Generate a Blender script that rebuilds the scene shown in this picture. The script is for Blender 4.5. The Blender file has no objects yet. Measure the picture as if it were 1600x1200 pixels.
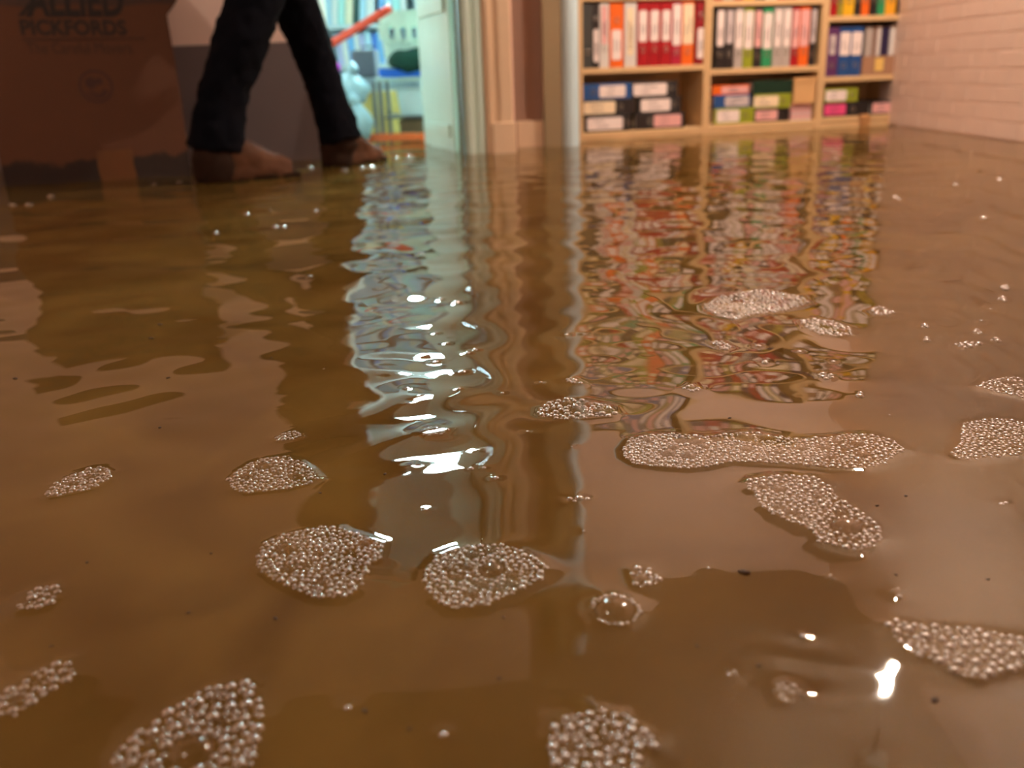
import bpy, bmesh, math, random
import numpy as np
from mathutils import Matrix, Vector

random.seed(7)
rng = np.random.default_rng(11)
S = bpy.context.scene
COL = S.collection

# ------------------------------------------------------------------ camera, light, exposure
CAM_H = 0.315                       # eye height over the water (water level is z = 0)
PITCH, ROLL, FPX = math.radians(18.95), math.radians(2.1), 1420.0
_F = Vector((0, math.cos(PITCH), -math.sin(PITCH)))
_u0 = Vector((0, math.sin(PITCH), math.cos(PITCH)))
_r0 = Vector((1, 0, 0))
_R = math.cos(ROLL) * _r0 - math.sin(ROLL) * _u0
_U = math.cos(ROLL) * _u0 + math.sin(ROLL) * _r0
_C = Vector((0, 0, CAM_H))
cd = bpy.data.cameras.new('camera')
cam = bpy.data.objects.new('camera', cd)
COL.objects.link(cam)
cam.matrix_world = Matrix(((_R.x, _U.x, -_F.x, 0), (_R.y, _U.y, -_F.y, 0), (_R.z, _U.z, -_F.z, CAM_H), (0, 0, 0, 1)))
cd.sensor_width = 36.0
cd.lens = 36.0 * FPX / 1600.0
cd.clip_start = 0.01
cd.dof.use_dof = True
cd.dof.focus_distance = 0.84
cd.dof.aperture_fstop = (cd.lens / 1000.0) / 0.0066
S.camera = cam

S.view_settings.view_transform = 'Standard'
S.view_settings.look = 'None'
S.view_settings.exposure = 0.0
S.view_settings.gamma = 1.0
S.view_settings.use_curve_mapping = False

W = bpy.data.worlds.new('world')
S.world = W
W.use_nodes = True
W.node_tree.nodes['Background'].inputs[0].default_value = (0.9, 0.8, 0.7, 1)
W.node_tree.nodes['Background'].inputs[1].default_value = 0.01

WARM_POS = (1.54, 3.25, 2.22)       # bulb under the ceiling of the flooded room
WARM_STRENGTH = 6700.0
FILL_POS = (-1.1, 0.5, 2.22)          # added fill light behind the camera, no such bulb is seen
FILL_STRENGTH = 2100.0
WARM_COL = (1.0, 0.87, 0.73)
COOL_STRENGTH = 210.0               # ceiling panel of the room beyond the door
COOL_COL = (0.66, 0.96, 1.0)
S.cycles.transparent_max_bounces = 16
S.cycles.max_bounces = 8
S.cycles.sample_clamp_indirect = 6.0

FLOOR_Z = -0.06
CEIL_Z = 2.62

# ------------------------------------------------------------------ helpers
def ray(x, y):
    return (_F * FPX + _R * (x - 800) + _U * (600 - y)).normalized()

def ground(x, y, z=0.0):
    """photo pixel -> point on the level z"""
    d = ray(x, y)
    return _C + d * ((z - CAM_H) / d.z)

def at(x, y, depth):
    """photo pixel -> point at distance `depth` into the room"""
    d = ray(x, y)
    return _C + d * (depth / d.y)

def lin(c):
    return tuple(((v / 255.0) / 12.92 if v / 255.0 <= 0.04045 else ((v / 255.0 + 0.055) / 1.055) ** 2.4) for v in c)

_mats = {}
def mat(name, rgb, rough=0.6, var=0.06, scale=14.0, bump=0.0, metal=0.0, trans=0.0, spec=0.5):
    if name in _mats:
        return _mats[name]
    m = bpy.data.materials.new(name)
    m.use_nodes = True
    nt = m.node_tree
    b = nt.nodes['Principled BSDF']
    c = lin(rgb)
    b.inputs['Roughness'].default_value = rough
    b.inputs['Metallic'].default_value = metal
    b.inputs['Specular IOR Level'].default_value = spec
    tc = nt.nodes.new('ShaderNodeTexCoord')
    nz = nt.nodes.new('ShaderNodeTexNoise')
    nz.inputs['Scale'].default_value = scale
    nz.inputs['Detail'].default_value = 4
    nt.links.new(tc.outputs['Object'], nz.inputs['Vector'])
    mr = nt.nodes.new('ShaderNodeMapRange')
    mr.inputs['To Min'].default_value = 1 - var * 2
    mr.inputs['To Max'].default_value = 1 + var * 2
    nt.links.new(nz.outputs['Fac'], mr.inputs['Value'])
    mx = nt.nodes.new('ShaderNodeMix')
    mx.data_type = 'RGBA'
    mx.blend_type = 'MULTIPLY'
    mx.inputs['Factor'].default_value = 1.0
    mx.inputs['A'].default_value = (*c, 1)
    nt.links.new(mr.outputs['Result'], mx.inputs['B'])
    nt.links.new(mx.outputs['Result'], b.inputs['Base Color'])
    if bump:
        bp = nt.nodes.new('ShaderNodeBump')
        bp.inputs['Strength'].default_value = bump
        bp.inputs['Distance'].default_value = 0.01
        nt.links.new(nz.outputs['Fac'], bp.inputs['Height'])
        nt.links.new(bp.outputs['Normal'], b.inputs['Normal'])
    if trans:
        b.inputs['Transmission Weight'].default_value = trans
    _mats[name] = m
    return m

def emit(name, col, strength):
    m = bpy.data.materials.new(name)
    m.use_nodes = True
    nt = m.node_tree
    nt.nodes.clear()
    e = nt.nodes.new('ShaderNodeEmission')
    e.inputs[0].default_value = (*col, 1)
    e.inputs[1].default_value = strength
    o = nt.nodes.new('ShaderNodeOutputMaterial')
    nt.links.new(e.outputs[0], o.inputs[0])
    return m

def link_mesh(name, me, m=None, parent=None, smooth=False, loc=None):
    if m is not None and len(me.materials) == 0:
        me.materials.append(m)
    o = bpy.data.objects.new(name, me)
    COL.objects.link(o)
    if parent is not None:
        o.parent = parent
    if loc is not None:
        o.location = loc
    if smooth:
        me.polygons.foreach_set('use_smooth', [True] * len(me.polygons))
    return o

def from_bm(name, bm, m, parent=None, smooth=False, loc=None):
    bmesh.ops.recalc_face_normals(bm, faces=bm.faces)
    me = bpy.data.meshes.new(name)
    bm.to_mesh(me)
    bm.free()
    return link_mesh(name, me, m, parent, smooth, loc)

def add_box(bm, x0, x1, y0, y1, z0, z1, bevel=0.0, mx=None):
    r = bmesh.ops.create_cube(bm, size=1.0)
    vs = r['verts']
    for v in vs:
        v.co = Vector(((x0 + x1) / 2 + v.co.x * (x1 - x0), (y0 + y1) / 2 + v.co.y * (y1 - y0), (z0 + z1) / 2 + v.co.z * (z1 - z0)))
    if bevel:
        es = list({e for v in vs for e in v.link_edges})
        g = bmesh.ops.bevel(bm, geom=es, offset=bevel, segments=2, affect='EDGES', profile=0.5)
        vs = list({v for f in g['faces'] for v in f.verts} | {v for v in vs if v.is_valid})
    if mx is not None:
        for v in vs:
            v.co = mx @ v.co
    return vs

def box(name, x0, x1, y0, y1, z0, z1, m, parent=None, bevel=0.0):
    bm = bmesh.new()
    add_box(bm, x0, x1, y0, y1, z0, z1, bevel)
    return from_bm(name, bm, m, parent)

def struct(o):
    o['kind'] = 'structure'
    return o

def tag(o, label, cat, group=None):
    o['label'] = label
    o['category'] = cat
    if group:
        o['group'] = group
    return o

def empty(name, loc=(0, 0, 0), rz=0.0, label=None, cat=None, group=None):
    o = bpy.data.objects.new(name, None)
    o.empty_display_size = 0.05
    COL.objects.link(o)
    o.location = loc
    o.rotation_euler = (0, 0, rz)
    if label:
        tag(o, label, cat, group)
    return o

def add_tube(bm, pts, radii, seg=12, cap=True, flat=None):
    """loft of rings along a 3-D polyline; flat = (a, b) squash factors of the ring axes"""
    rings = []
    pts = [Vector(p) for p in pts]
    prev = None
    for i, p in enumerate(pts):
        t = (pts[min(i + 1, len(pts) - 1)] - pts[max(i - 1, 0)]).normalized()
        ref = Vector((0, 0, 1)) if abs(t.z) < 0.9 else Vector((0, 1, 0))
        a = t.cross(ref).normalized()
        if prev is not None and a.dot(prev) < 0:
            a = -a
        if prev is not None:
            a = (prev - t * prev.dot(t)).normalized()
        prev = a
        b = t.cross(a).normalized()
        r = radii[i] if hasattr(radii, '__len__') else radii
        fa, fb = flat if flat else (1, 1)
        rings.append([bm.verts.new(p + (a * math.cos(k * 2 * math.pi / seg) * fa + b * math.sin(k * 2 * math.pi / seg) * fb) * r) for k in range(seg)])
    for i in range(len(rings) - 1):
        for k in range(seg):
            bm.faces.new((rings[i][k], rings[i][(k + 1) % seg], rings[i + 1][(k + 1) % seg], rings[i + 1][k]))
    if cap:
        bm.faces.new(rings[0][::-1])
        bm.faces.new(rings[-1])

def add_ball(bm, c, r, sx=1, sy=1, sz=1, u=16, v=10, mx=None):
    g = bmesh.ops.create_uvsphere(bm, u_segments=u, v_segments=v, radius=r)
    for w in g['verts']:
        w.co = Vector((w.co.x * sx, w.co.y * sy, w.co.z * sz))
        if mx is not None:
            w.co = mx @ w.co
        w.co += Vector(c)

def add_torus(bm, c, R, r, axis='y', seg=16, s2=6):
    vs = []
    for i in range(seg):
        a = i * 2 * math.pi / seg
        row = []
        for j in range(s2):
            b = j * 2 * math.pi / s2
            u, w, t = (R + r * math.cos(b)) * math.cos(a), (R + r * math.cos(b)) * math.sin(a), r * math.sin(b)
            p = (u, t, w) if axis == 'y' else (u, w, t)
            row.append(bm.verts.new(Vector(c) + Vector(p)))
        vs.append(row)
    for i in range(seg):
        for j in range(s2):
            bm.faces.new((vs[i][j], vs[(i + 1) % seg][j], vs[(i + 1) % seg][(j + 1) % s2], vs[i][(j + 1) % s2]))

# ------------------------------------------------------------------ materials of the setting
M_wall = mat('pale_pink_paint', (240, 210, 196), 0.75, 0.03, 3.0, 0.05)
M_brick = mat('painted_brick', (236, 208, 192), 0.6, 0.05, 6.0, 0.25)
M_mortar = mat('painted_mortar', (230, 202, 186), 0.8, 0.05, 20.0, 0.2)
M_dado = mat('dark_grey_dado_paint', (104, 92, 92), 0.6, 0.05, 4.0)
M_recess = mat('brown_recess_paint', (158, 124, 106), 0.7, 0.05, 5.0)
M_cream = mat('cream_gloss_paint', (235, 205, 172), 0.4, 0.03, 8.0)
M_mint = mat('mint_white_gloss_paint', (218, 240, 230), 0.35, 0.03, 6.0)
M_blue_white = mat('pale_blue_paint', (200, 224, 232), 0.4, 0.03, 6.0)
M_ceil = mat('beige_ceiling_paint', (172, 152, 136), 0.8, 0.02, 5.0)
M_room2 = mat('white_wall_paint', (214, 224, 220), 0.8, 0.03, 5.0)
M_floor = mat('muddy_screed', (112, 84, 44), 0.9, 0.18, 9.0, 0.3)

# ------------------------------------------------------------------ the room
XL, XR, YB, YD = -2.6, 1.93, -1.7, 3.87
struct(box('floor', -3.0, 2.3, -1.9, 7.3, FLOOR_Z - 0.05, FLOOR_Z, M_floor))
struct(box('ceiling', -3.0, 2.3, -1.9, 7.3, CEIL_Z, CEIL_Z + 0.1, M_ceil))
struct(box('wall_left', XL - 0.1, XL, YB, 7.0, FLOOR_Z, CEIL_Z, M_wall))
struct(box('wall_behind', XL - 0.1, XR + 0.2, YB - 0.1, YB, FLOOR_Z, CEIL_Z, M_wall))

# wall with the doorway (opening x -0.79 .. -0.155)
DX0, DX1, DTOP = -0.705, -0.145, 1.95
struct(box('wall_door', XL, DX0 - 0.02, YD, YD + 0.12, FLOOR_Z, CEIL_Z, M_wall))
struct(box('wall_over_door', DX0 - 0.02, 0.05, YD, YD + 0.12, DTOP + 0.02, CEIL_Z, M_wall))
struct(box('trim_1', XL, DX0 - 0.021, YD - 0.008, YD - 0.001, FLOOR_Z, 0.458, M_dado))
struct(box('wall_door_side', DX1 + 0.02, 0.05, YD, YD + 0.12, FLOOR_Z, DTOP + 0.015, M_wall))
# frame in the opening: mint painted, with stop; architraves on the room side
bm = bmesh.new()
add_box(bm, DX1 - 0.005, DX1 + 0.075, YD - 0.012, YD + 0.135, FLOOR_Z, DTOP, 0.003)
add_box(bm, DX1 - 0.02, DX1 - 0.004, YD + 0.05, YD + 0.09, FLOOR_Z, DTOP, 0.002)
add_box(bm, DX1 + 0.01, DX1 + 0.03, YD - 0.024, YD - 0.010, FLOOR_Z, DTOP, 0.003)
add_box(bm, DX1 + 0.052, DX1 + 0.068, YD - 0.024, YD - 0.010, FLOOR_Z, DTOP, 0.003)
struct(from_bm('trim_2', bm, M_mint))
struct(box('gap_shade_strip', DX1 - 0.034, DX1 - 0.0205, YD - 0.002, YD + 0.05, FLOOR_Z, DTOP, mat('olive_gap_shade', (104, 98, 66), 0.8), None, 0.002))  # dark strip, its colour stands in for the shaded gap beside the leaf
bm = bmesh.new()
add_box(bm, DX0 - 0.02, DX0 + 0.004, YD - 0.006, YD + 0.135, FLOOR_Z, DTOP, 0.003)
add_box(bm, DX0 - 0.065, DX1 + 0.2, YD - 0.02, YD - 0.001, DTOP + 0.061, DTOP + 0.13, 0.003)
struct(from_bm('trim_3', bm, M_mint))
bm = bmesh.new()
ax0 = DX1 + 0.077
for a, b, t in ((0.0, 0.016, 0.02), (0.016, 0.03, 0.03), (0.03, 0.062, 0.022), (0.062, 0.112, 0.03)):
    add_box(bm, ax0 + a, ax0 + b, YD - t, YD - 0.0005, FLOOR_Z, DTOP + 0.06, 0.002)
add_box(bm, ax0 + 0.028, ax0 + 0.122, YD - 0.04, YD - 0.0006, FLOOR_Z, 0.122, 0.003)
struct(from_bm('trim_4', bm, M_cream))

# recess wall, pillar, wall behind the bookcases
struct(box('wall_recess_side', 0.05, 0.06, YD + 0.02, 4.14, FLOOR_Z, CEIL_Z, M_recess))
struct(box('wall_recess', 0.055, 0.30, 4.13, 4.2, FLOOR_Z, CEIL_Z, M_recess))
struct(box('baseboard_recess', 0.062, 0.178, 4.108, 4.1295, FLOOR_Z, 0.11, M_cream, bevel=0.003))
bm = bmesh.new()
add_box(bm, 0.178, 0.262, 4.08, 4.128, FLOOR_Z, CEIL_Z, 0.006)
struct(from_bm('trim_5', bm, mat('olive_tan_paint', (150, 130, 98), 0.5, 0.05, 5.0)))
bm = bmesh.new()
add_tube(bm, [(0.297, 4.10, FLOOR_Z), (0.297, 4.10, CEIL_Z)], 0.037, 24, False)
o = struct(from_bm('trim_6', bm, M_blue_white, smooth=True))

SH0 = Vector((0.354, 4.33, 0))
SHA = math.atan2(0.37, 1.6)
SE = Vector((math.cos(SHA), math.sin(SHA), 0))
SN = Vector((-math.sin(SHA), math.cos(SHA), 0))
def shelf_px(x, y):
    """photo pixel -> (distance along the bookcase fronts, height)"""
    d = ray(x, y)
    p = _C + d * ((SH0 - _C).dot(SN) / d.dot(SN))
    return (p - SH0).dot(SE), p.z

bm = bmesh.new()
mx = Matrix.Translation(SH0) @ Matrix.Rotation(SHA, 4, 'Z')
add_box(bm, -0.2, 2.0, 0.30, 0.38, FLOOR_Z, CEIL_Z, 0, mx)
struct(from_bm('wall_back', bm, M_wall))

# brick wall on the right: bricks one by one where the photo shows them
BRL, BRH, JT = 0.209, 0.060, 0.005
wr = struct(box('wall_right', XR + 0.0022, XR + 0.15, YB, 5.3, FLOOR_Z, CEIL_Z, M_mortar))
bmb = bmesh.new()
add_box(bmb, 0, 0.05, 0, BRL, 0, BRH, 0.002)
brick_me = None
bmr = bmesh.new()
for c in range(38):
    z = FLOOR_Z + c * (BRH + JT)
    y = 4.9 - (0.107 if c % 2 else 0)
    while y > YB + 0.25:
        near = 2.9 < y < 4.9 and c < 16
        if near:
            if brick_me is None:
                o = from_bm('brick', bmb, M_brick)
                brick_me = o.data
            else:
                o = bpy.data.objects.new('brick', brick_me)
                COL.objects.link(o)
            o.parent = wr
            o.location = (XR + random.uniform(-0.0006, 0.0006), y, z)
        else:
            add_box(bmr, XR, XR + 0.05, y, y + BRL, z, z + BRH)
        y -= BRL + JT
o = from_bm('brickwork', bmr, M_brick, wr)
o['kind'] = 'stuff'

# room beyond the door
struct(box('wall_beyond_back', XL, 0.6, 6.9, 7.0, FLOOR_Z, CEIL_Z, M_room2))
struct(box('wall_beyond_right', 0.045, 0.054, 4.15, 6.9, FLOOR_Z, CEIL_Z, M_room2))
struct(box('wall_beyond_front', XL, DX0 - 0.02, YD + 0.121, YD + 0.13, FLOOR_Z, CEIL_Z, M_room2))
# door leaf, swung into the room beyond
door = empty('door_1', (DX1 - 0.022, YD + 0.13, FLOOR_Z), math.radians(90 + 17))
door['kind'] = 'structure'
box('leaf', 0.0, 0.60, 0.002, 0.04, 0.01, 2.0, M_mint, door, 0.003)
for z0, z1 in ((0.12, 0.17), (0.62, 0.68), (1.2, 1.26), (1.84, 1.9)):
    box('moulding', 0.05, 0.55, 0.0405, 0.052, z0, z1, M_mint, door, 0.004)
bm = bmesh.new()
add_tube(bm, [(0.55, 0.04, 1.0), (0.55, 0.09, 1.0), (0.45, 0.095, 1.0)], 0.009, 10)
from_bm('door_handle', bm, mat('steel', (190, 190, 190), 0.25, 0.02, 10, 0, 1.0), door, True)

# ------------------------------------------------------------------ lamps
def bulb_lamp(pos, strength, label):
    lamp = empty('ceiling_lamp', (pos[0], pos[1], CEIL_Z), 0, label, 'lamp')
    bm = bmesh.new()
    add_tube(bm, [(0, 0, 0), (0, 0, -0.02), (0, 0, -0.03)], [0.06, 0.06, 0.045], 20)
    add_tube(bm, [(0, 0, -0.03), (0, 0, pos[2] - CEIL_Z + 0.09)], 0.004, 8)
    add_tube(bm, [(0, 0, pos[2] - CEIL_Z + 0.09), (0, 0, pos[2] - CEIL_Z + 0.025)], [0.018, 0.02], 16)
    from_bm('lamp_holder', bm, mat('white_plastic', (230, 225, 215), 0.4), lamp, True)
    bm = bmesh.new()
    add_ball(bm, (0, 0, pos[2] - CEIL_Z), 0.025, 1, 1, 1.1)
    from_bm('bulb', bm, emit('warm_bulb', WARM_COL, strength), lamp, True)
bulb_lamp(WARM_POS, WARM_STRENGTH, 'warm bare hanging bulb mirrored in the lower right water')
bulb_lamp(FILL_POS, FILL_STRENGTH, 'added warm fill bulb, unseen behind the camera')

pan = empty('ceiling_panel_light', (-0.50, 6.2, 2.06), 0, 'long cool white panel light hanging in the room beyond the door', 'lamp')
box('lamp_housing', -0.30, 0.30, -0.60, 0.60, 0.0, 0.04, mat('white_metal', (225, 230, 230), 0.4), pan, 0.004)
box('diffuser', -0.28, 0.28, -0.58, 0.58, -0.012, -0.001, emit('cool_panel', COOL_COL, COOL_STRENGTH), pan)
for sx in (-0.28, 0.28):
    for sy in (-0.5, 0.5):
        bm = bmesh.new()
        add_tube(bm, [(sx, sy, 0.04), (sx, sy, CEIL_Z - 2.06)], 0.003, 6)
        from_bm('hanger_wire', bm, mat('steel', (190, 190, 190)), pan)
# ------------------------------------------------------------------ water and foam
def zoomed(ox, oy, sc, pts):
    return [(ox + p[0] / sc, oy + p[1] / sc) + tuple(q / sc for q in p[2:]) for p in pts]

# (outline in the photo, large clear bubbles (x, y, radius), mean bubble radius, label)
FOAM = []
def foam(label, z, outline, holes=(), r=0.0019, kind='foam_patch', cat='foam', fill=1.0):
    FOAM.append(dict(label=label, poly=[tuple(ground(*p)[:2]) for p in zoomed(*z, outline)],
                     holes=[(tuple(ground(h[0], h[1])[:2]), h[2]) for h in zoomed(*z, holes)], r=r, kind=kind, cat=cat, fill=fill))

ZA = (350, 660, 4.0)
foam('large foam patch with a pointed right corner, left of the two big oval patches', ZA,
     [(190, 890), (240, 770), (340, 715), (480, 680), (610, 655), (720, 660), (790, 690), (900, 720), (1010, 755), (985, 860), (900, 900), (885, 1000), (840, 1060), (740, 1105), (640, 1110), (540, 1095), (420, 1050), (300, 990), (220, 940)],
     [(390, 800, 66), (600, 830, 42), (620, 1010, 36), (410, 925, 42), (880, 770, 36), (520, 905, 30), (790, 830, 24)])
foam('domed foam patch with clear holes, behind the pointed patch', ZA,
     [(25, 365), (80, 310), (160, 265), (250, 232), (380, 222), (480, 250), (550, 300), (600, 355), (530, 390), (400, 425), (280, 435), (130, 450), (50, 425)],
     [(255, 285, 52), (460, 348, 48), (150, 345, 38), (330, 330, 26)])
foam('little foam island just behind the domed patch at left', ZA,
     [(322, 98), (360, 75), (430, 53), (480, 68), (488, 90), (430, 107), (370, 120), (330, 117)], [], 0.0022)
ZD = (620, 780, 3.636)
foam('big oval foam patch in the centre foreground with many clear holes', ZD,
     [(150, 470), (160, 400), (230, 320), (330, 280), (480, 262), (600, 262), (700, 285), (790, 335), (870, 400), (820, 460), (720, 520), (600, 575), (500, 620), (400, 632), (290, 625), (200, 570)],
     [(540, 412, 72), (430, 320, 36), (400, 395, 34), (340, 452, 40), (480, 495, 40), (420, 548, 36), (660, 492, 40), (655, 442, 32), (530, 305, 28), (580, 520, 30), (300, 410, 26)])
foam('ring of tiny bubbles around one large clear bubble', ZD,
     [(1105, 640), (1115, 575), (1170, 545), (1260, 545), (1340, 575), (1385, 620), (1400, 655), (1370, 690), (1310, 725), (1220, 725), (1150, 700)],
     [(1240, 640, 116)], 0.0016)
foam('small round cluster of bubbles above the bubble ring', ZD,
     [(1322, 400), (1380, 390), (1440, 398), (1500, 450), (1470, 500), (1400, 515), (1350, 500)], [(1385, 450, 42)], 0.0022)
ZG = (950, 640, 3.2)
foam('longest foam band lying across the right side of the water', ZG,
     [(75, 200), (110, 150), (200, 135), (330, 125), (480, 140), (600, 125), (720, 115), (830, 135), (960, 150), (1100, 140), (1200, 125), (1330, 125), (1430, 160), (1490, 205), (1440, 230), (1390, 275), (1280, 300), (1130, 300), (980, 285), (850, 275), (700, 270), (620, 265), (500, 290), (400, 300), (250, 290), (130, 275), (80, 240)],
     [(440, 165, 46), (365, 160, 34), (300, 225, 38), (400, 235, 38), (680, 145, 46), (790, 145, 40), (690, 205, 30), (330, 195, 28), (960, 200, 34), (1240, 175, 38), (1270, 230, 36), (1110, 245, 30), (1080, 195, 28), (1150, 165, 26), (540, 155, 28), (480, 190, 26), (850, 220, 24), (200, 160, 26), (1190, 200, 24), (740, 180, 24)])
foam('slanted foam tongue with a bright water edge, in front of the long band', ZG,
     [(680, 375), (720, 350), (850, 330), (1020, 340), (1105, 380), (1120, 420), (1190, 470), (1280, 525), (1350, 590), (1385, 650), (1340, 690), (1250, 710), (1150, 695), (1050, 665), (1020, 620), (920, 570), (820, 530), (760, 490), (740, 430), (690, 400)],
     [(1190, 590, 76), (850, 405, 32), (770, 390, 26), (910, 515, 36), (1160, 520, 30), (1050, 440, 26), (840, 490, 26), (1290, 585, 28), (1220, 655, 26), (960, 545, 22)])
ZI = (1060, 430, 2.963)
foam('farthest large foam patch, white, below the bookcase reflections', ZI,
     [(115, 135), (190, 100), (280, 85), (380, 72), (480, 85), (560, 100), (610, 128), (550, 150), (450, 175), (340, 190), (270, 212), (180, 190), (130, 160)],
     [(270, 120, 24), (250, 175, 20), (520, 120, 20)], 0.0026)
foam('flat lens-shaped foam patch with clear holes, right of the farthest white patch', ZI,
     [(558, 215), (640, 208), (720, 218), (790, 248), (808, 280), (740, 290), (660, 277), (590, 252)], [(680, 245, 26), (760, 266, 24)], 0.0026)
foam('tiny foam fleck at the right of the lens-shaped patch', ZI,
     [(888, 165), (930, 148), (1002, 175), (960, 190), (910, 185)], [], 0.0026)
foam('tiny foam fleck in a dark ripple below the farthest white patch', ZI,
     [(148, 310), (200, 308), (247, 337), (220, 352), (180, 337)], [], 0.0026)
foam('pointed foam patch cut by the right edge of view, upper one', ZI,
     [(1375, 517), (1440, 490), (1540, 473), (1600, 488), (1700, 515), (1760, 560), (1690, 590), (1600, 572), (1500, 552), (1430, 535)],
     [(1530, 500, 30), (1575, 530, 26), (1480, 520, 20), (1630, 530, 26)])
foam('wide foam patch cut by the right edge of view, behind the long band', ZI,
     [(1255, 832), (1300, 790), (1308, 730), (1320, 690), (1400, 675), (1500, 670), (1620, 688), (1720, 725), (1700, 830), (1550, 840), (1440, 850), (1350, 862), (1290, 852)],
     [(1440, 760, 22), (1560, 800, 22), (1380, 730, 18)])
ZO = (1100, 860, 3.2)
foam('blurred foam wedge at the lower right edge beside the lamp reflection', ZO,
     [(890, 370), (960, 353), (1060, 370), (1200, 388), (1350, 398), (1480, 418), (1600, 440), (1680, 520), (1620, 600), (1500, 612), (1400, 652), (1300, 642), (1220, 602), (1150, 552), (1050, 532), (990, 490), (930, 420)],
     [(1010, 440, 30), (1150, 470, 28), (1330, 520, 26)], 0.0022)
ZP = (0, 1000, 3.2)
foam('large blurred foam patch at the bottom left edge of view', ZP,
     [(560, 600), (640, 500), (800, 390), (900, 320), (1050, 245), (1200, 203), (1290, 250), (1330, 400), (1280, 560), (1250, 700), (1000, 770), (540, 770)],
     [(960, 570, 112), (1080, 310, 34), (1120, 420, 34), (760, 520, 40)], 0.0025)
foam('faint elongated foam streak in the lower left corner', ZP,
     [(-80, 360), (0, 288), (60, 240), (140, 190), (220, 150), (300, 110), (370, 98), (375, 190), (290, 242), (200, 312), (80, 392), (0, 402), (-60, 430)], [(90, 320, 34), (190, 220, 26)], 0.0024)
ZR = (480, 1000, 2.58)
foam('blurred foam patch at the bottom centre with a bright pink glint', ZR,
     [(968, 400), (1000, 330), (1080, 300), (1180, 288), (1290, 303), (1340, 350), (1405, 388), (1405, 440), (1350, 462), (1330, 540), (1260, 580), (1000, 570), (968, 480)],
     [(1210, 410, 26), (1060, 440, 24)], 0.0021)
ZS = (0, 660, 4.0)
foam('slim leaf-shaped foam patch at the far left', ZS,
     [(278, 466), (330, 390), (400, 350), (480, 315), (580, 283), (650, 278), (708, 310), (690, 362), (600, 417), (480, 447), (380, 467), (310, 480)],
     [(440, 390, 30), (580, 340, 24)], 0.0023)
foam('small ragged foam patch at left below the leaf-shaped one', ZS,
     [(108, 1152), (160, 1103), (190, 1058), (250, 1033), (340, 1018), (382, 1040), (370, 1102), (300, 1152), (200, 1172), (120, 1178)], [(170, 1135, 26)], 0.0023)
ZU = (780, 570, 6.667)
foam('dark lens-shaped foam raft of large bubbles beside the blue-white glare', ZU,
     [(388, 520), (420, 430), (500, 395), (600, 370), (690, 343), (780, 358), (900, 380), (1050, 410), (1180, 440), (1228, 520), (1180, 552), (1050, 562), (900, 572), (700, 582), (560, 572), (430, 547)],
     [(700, 408, 64), (930, 420, 62), (800, 482, 60), (1030, 492, 50), (1140, 502, 44), (560, 470, 30), (890, 510, 34), (620, 520, 30), (500, 500, 26)], 0.0026)
ZV = (520, 520, 3.333)
foam('flat ring of bubbles in the middle of the blue-white glare', ZV,
     [(438, 522), (500, 497), (560, 500), (608, 510), (580, 537), (500, 547)], [(480, 520, 30), (545, 518, 34)], 0.0022)
foam('short row of bubbles below the dark foam raft', ZV,
     [(1218, 858), (1260, 846), (1342, 865), (1300, 882), (1240, 882)], [], 0.0026)
foam('short row of bubbles under the lower blue-white streak', ZV,
     [(685, 708), (720, 700), (748, 712), (720, 722)], [], 0.0022)
foam('small bubble clump with a bright edge, left of the lower streak', ZV,
     [(390, 690), (430, 678), (478, 692), (440, 708)], [(430, 692, 20)], 0.0024)
foam('white bubble fleck just behind the dark foam raft', ZU,
     [(688, 165), (740, 143), (800, 155), (888, 202), (780, 197), (700, 187)], [], 0.0026)
foam('tiny oval of bubbles near the mirrored shelf corner', ZI,
     [(13, 527), (60, 510), (108, 532), (60, 544)], [(60, 527, 20)], 0.0022)
foam('tiny bubble fleck above the right end of the long band', ZI,
     [(638, 457), (680, 453), (728, 470), (700, 492), (660, 477)], [], 0.0026)
foam('thin bubble fleck inside a small round ripple', ZI, [(375, 400), (400, 392), (425, 402), (400, 410)], [], 0.0026)
foam('bright little bubble raft, largest of the specks on the calm right side', ZI,
     [(1278, 322), (1310, 312), (1350, 308), (1402, 322), (1370, 336), (1310, 340)], [], 0.0028)
for lb, c in (('small pair of bubbles, upper left of the specks on the calm right side', (1142, 237)), ('double bubble left of the bright little raft', (1150, 298)),
              ('thin bubble streak above the bright little raft', (1385, 263)), ('bubble speck at the far right of the bright little raft', (1467, 299)),
              ('bubble speck high on the calm right side, lower of two', (1498, 112)), ('bubble speck high on the calm right side, upper of two', (1513, 57)),
              ('bubble triplet above the right end of the long foam band', (842, 556))):
    foam(lb, ZI, [(c[0] - 22, c[1] + 4), (c[0] - 8, c[1] - 10), (c[0] + 12, c[1] - 6), (c[0] + 24, c[1] + 6), (c[0], c[1] + 12)], [], 0.003, 'bubble_cluster', 'bubbles', 0.8)
foam('cluster of seven round bubbles left of the lamp reflection', ZO,
     [(340, 690), (400, 650), (440, 665), (515, 715), (500, 750), (430, 775), (370, 760)], [(416, 664, 18), (410, 718, 18), (445, 740, 17), (490, 728, 26), (355, 705, 16)], 0.0016, 'bubble_cluster', 'bubbles', 0.5)
foam('pair of bubbles left of the seven-bubble cluster', ZO,
     [(95, 590), (125, 578), (175, 615), (160, 640), (120, 625)], [(155, 624, 20), (112, 595, 15)], 0.0014, 'bubble_cluster', 'bubbles', 0.4)
foam('bright bubble clump below the tip of the slanted foam tongue', ZO,
     [(598, 130), (630, 118), (672, 150), (640, 162)], [(618, 136, 18), (650, 146, 18)], 0.0016, 'bubble_cluster', 'bubbles', 0.5)
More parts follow.
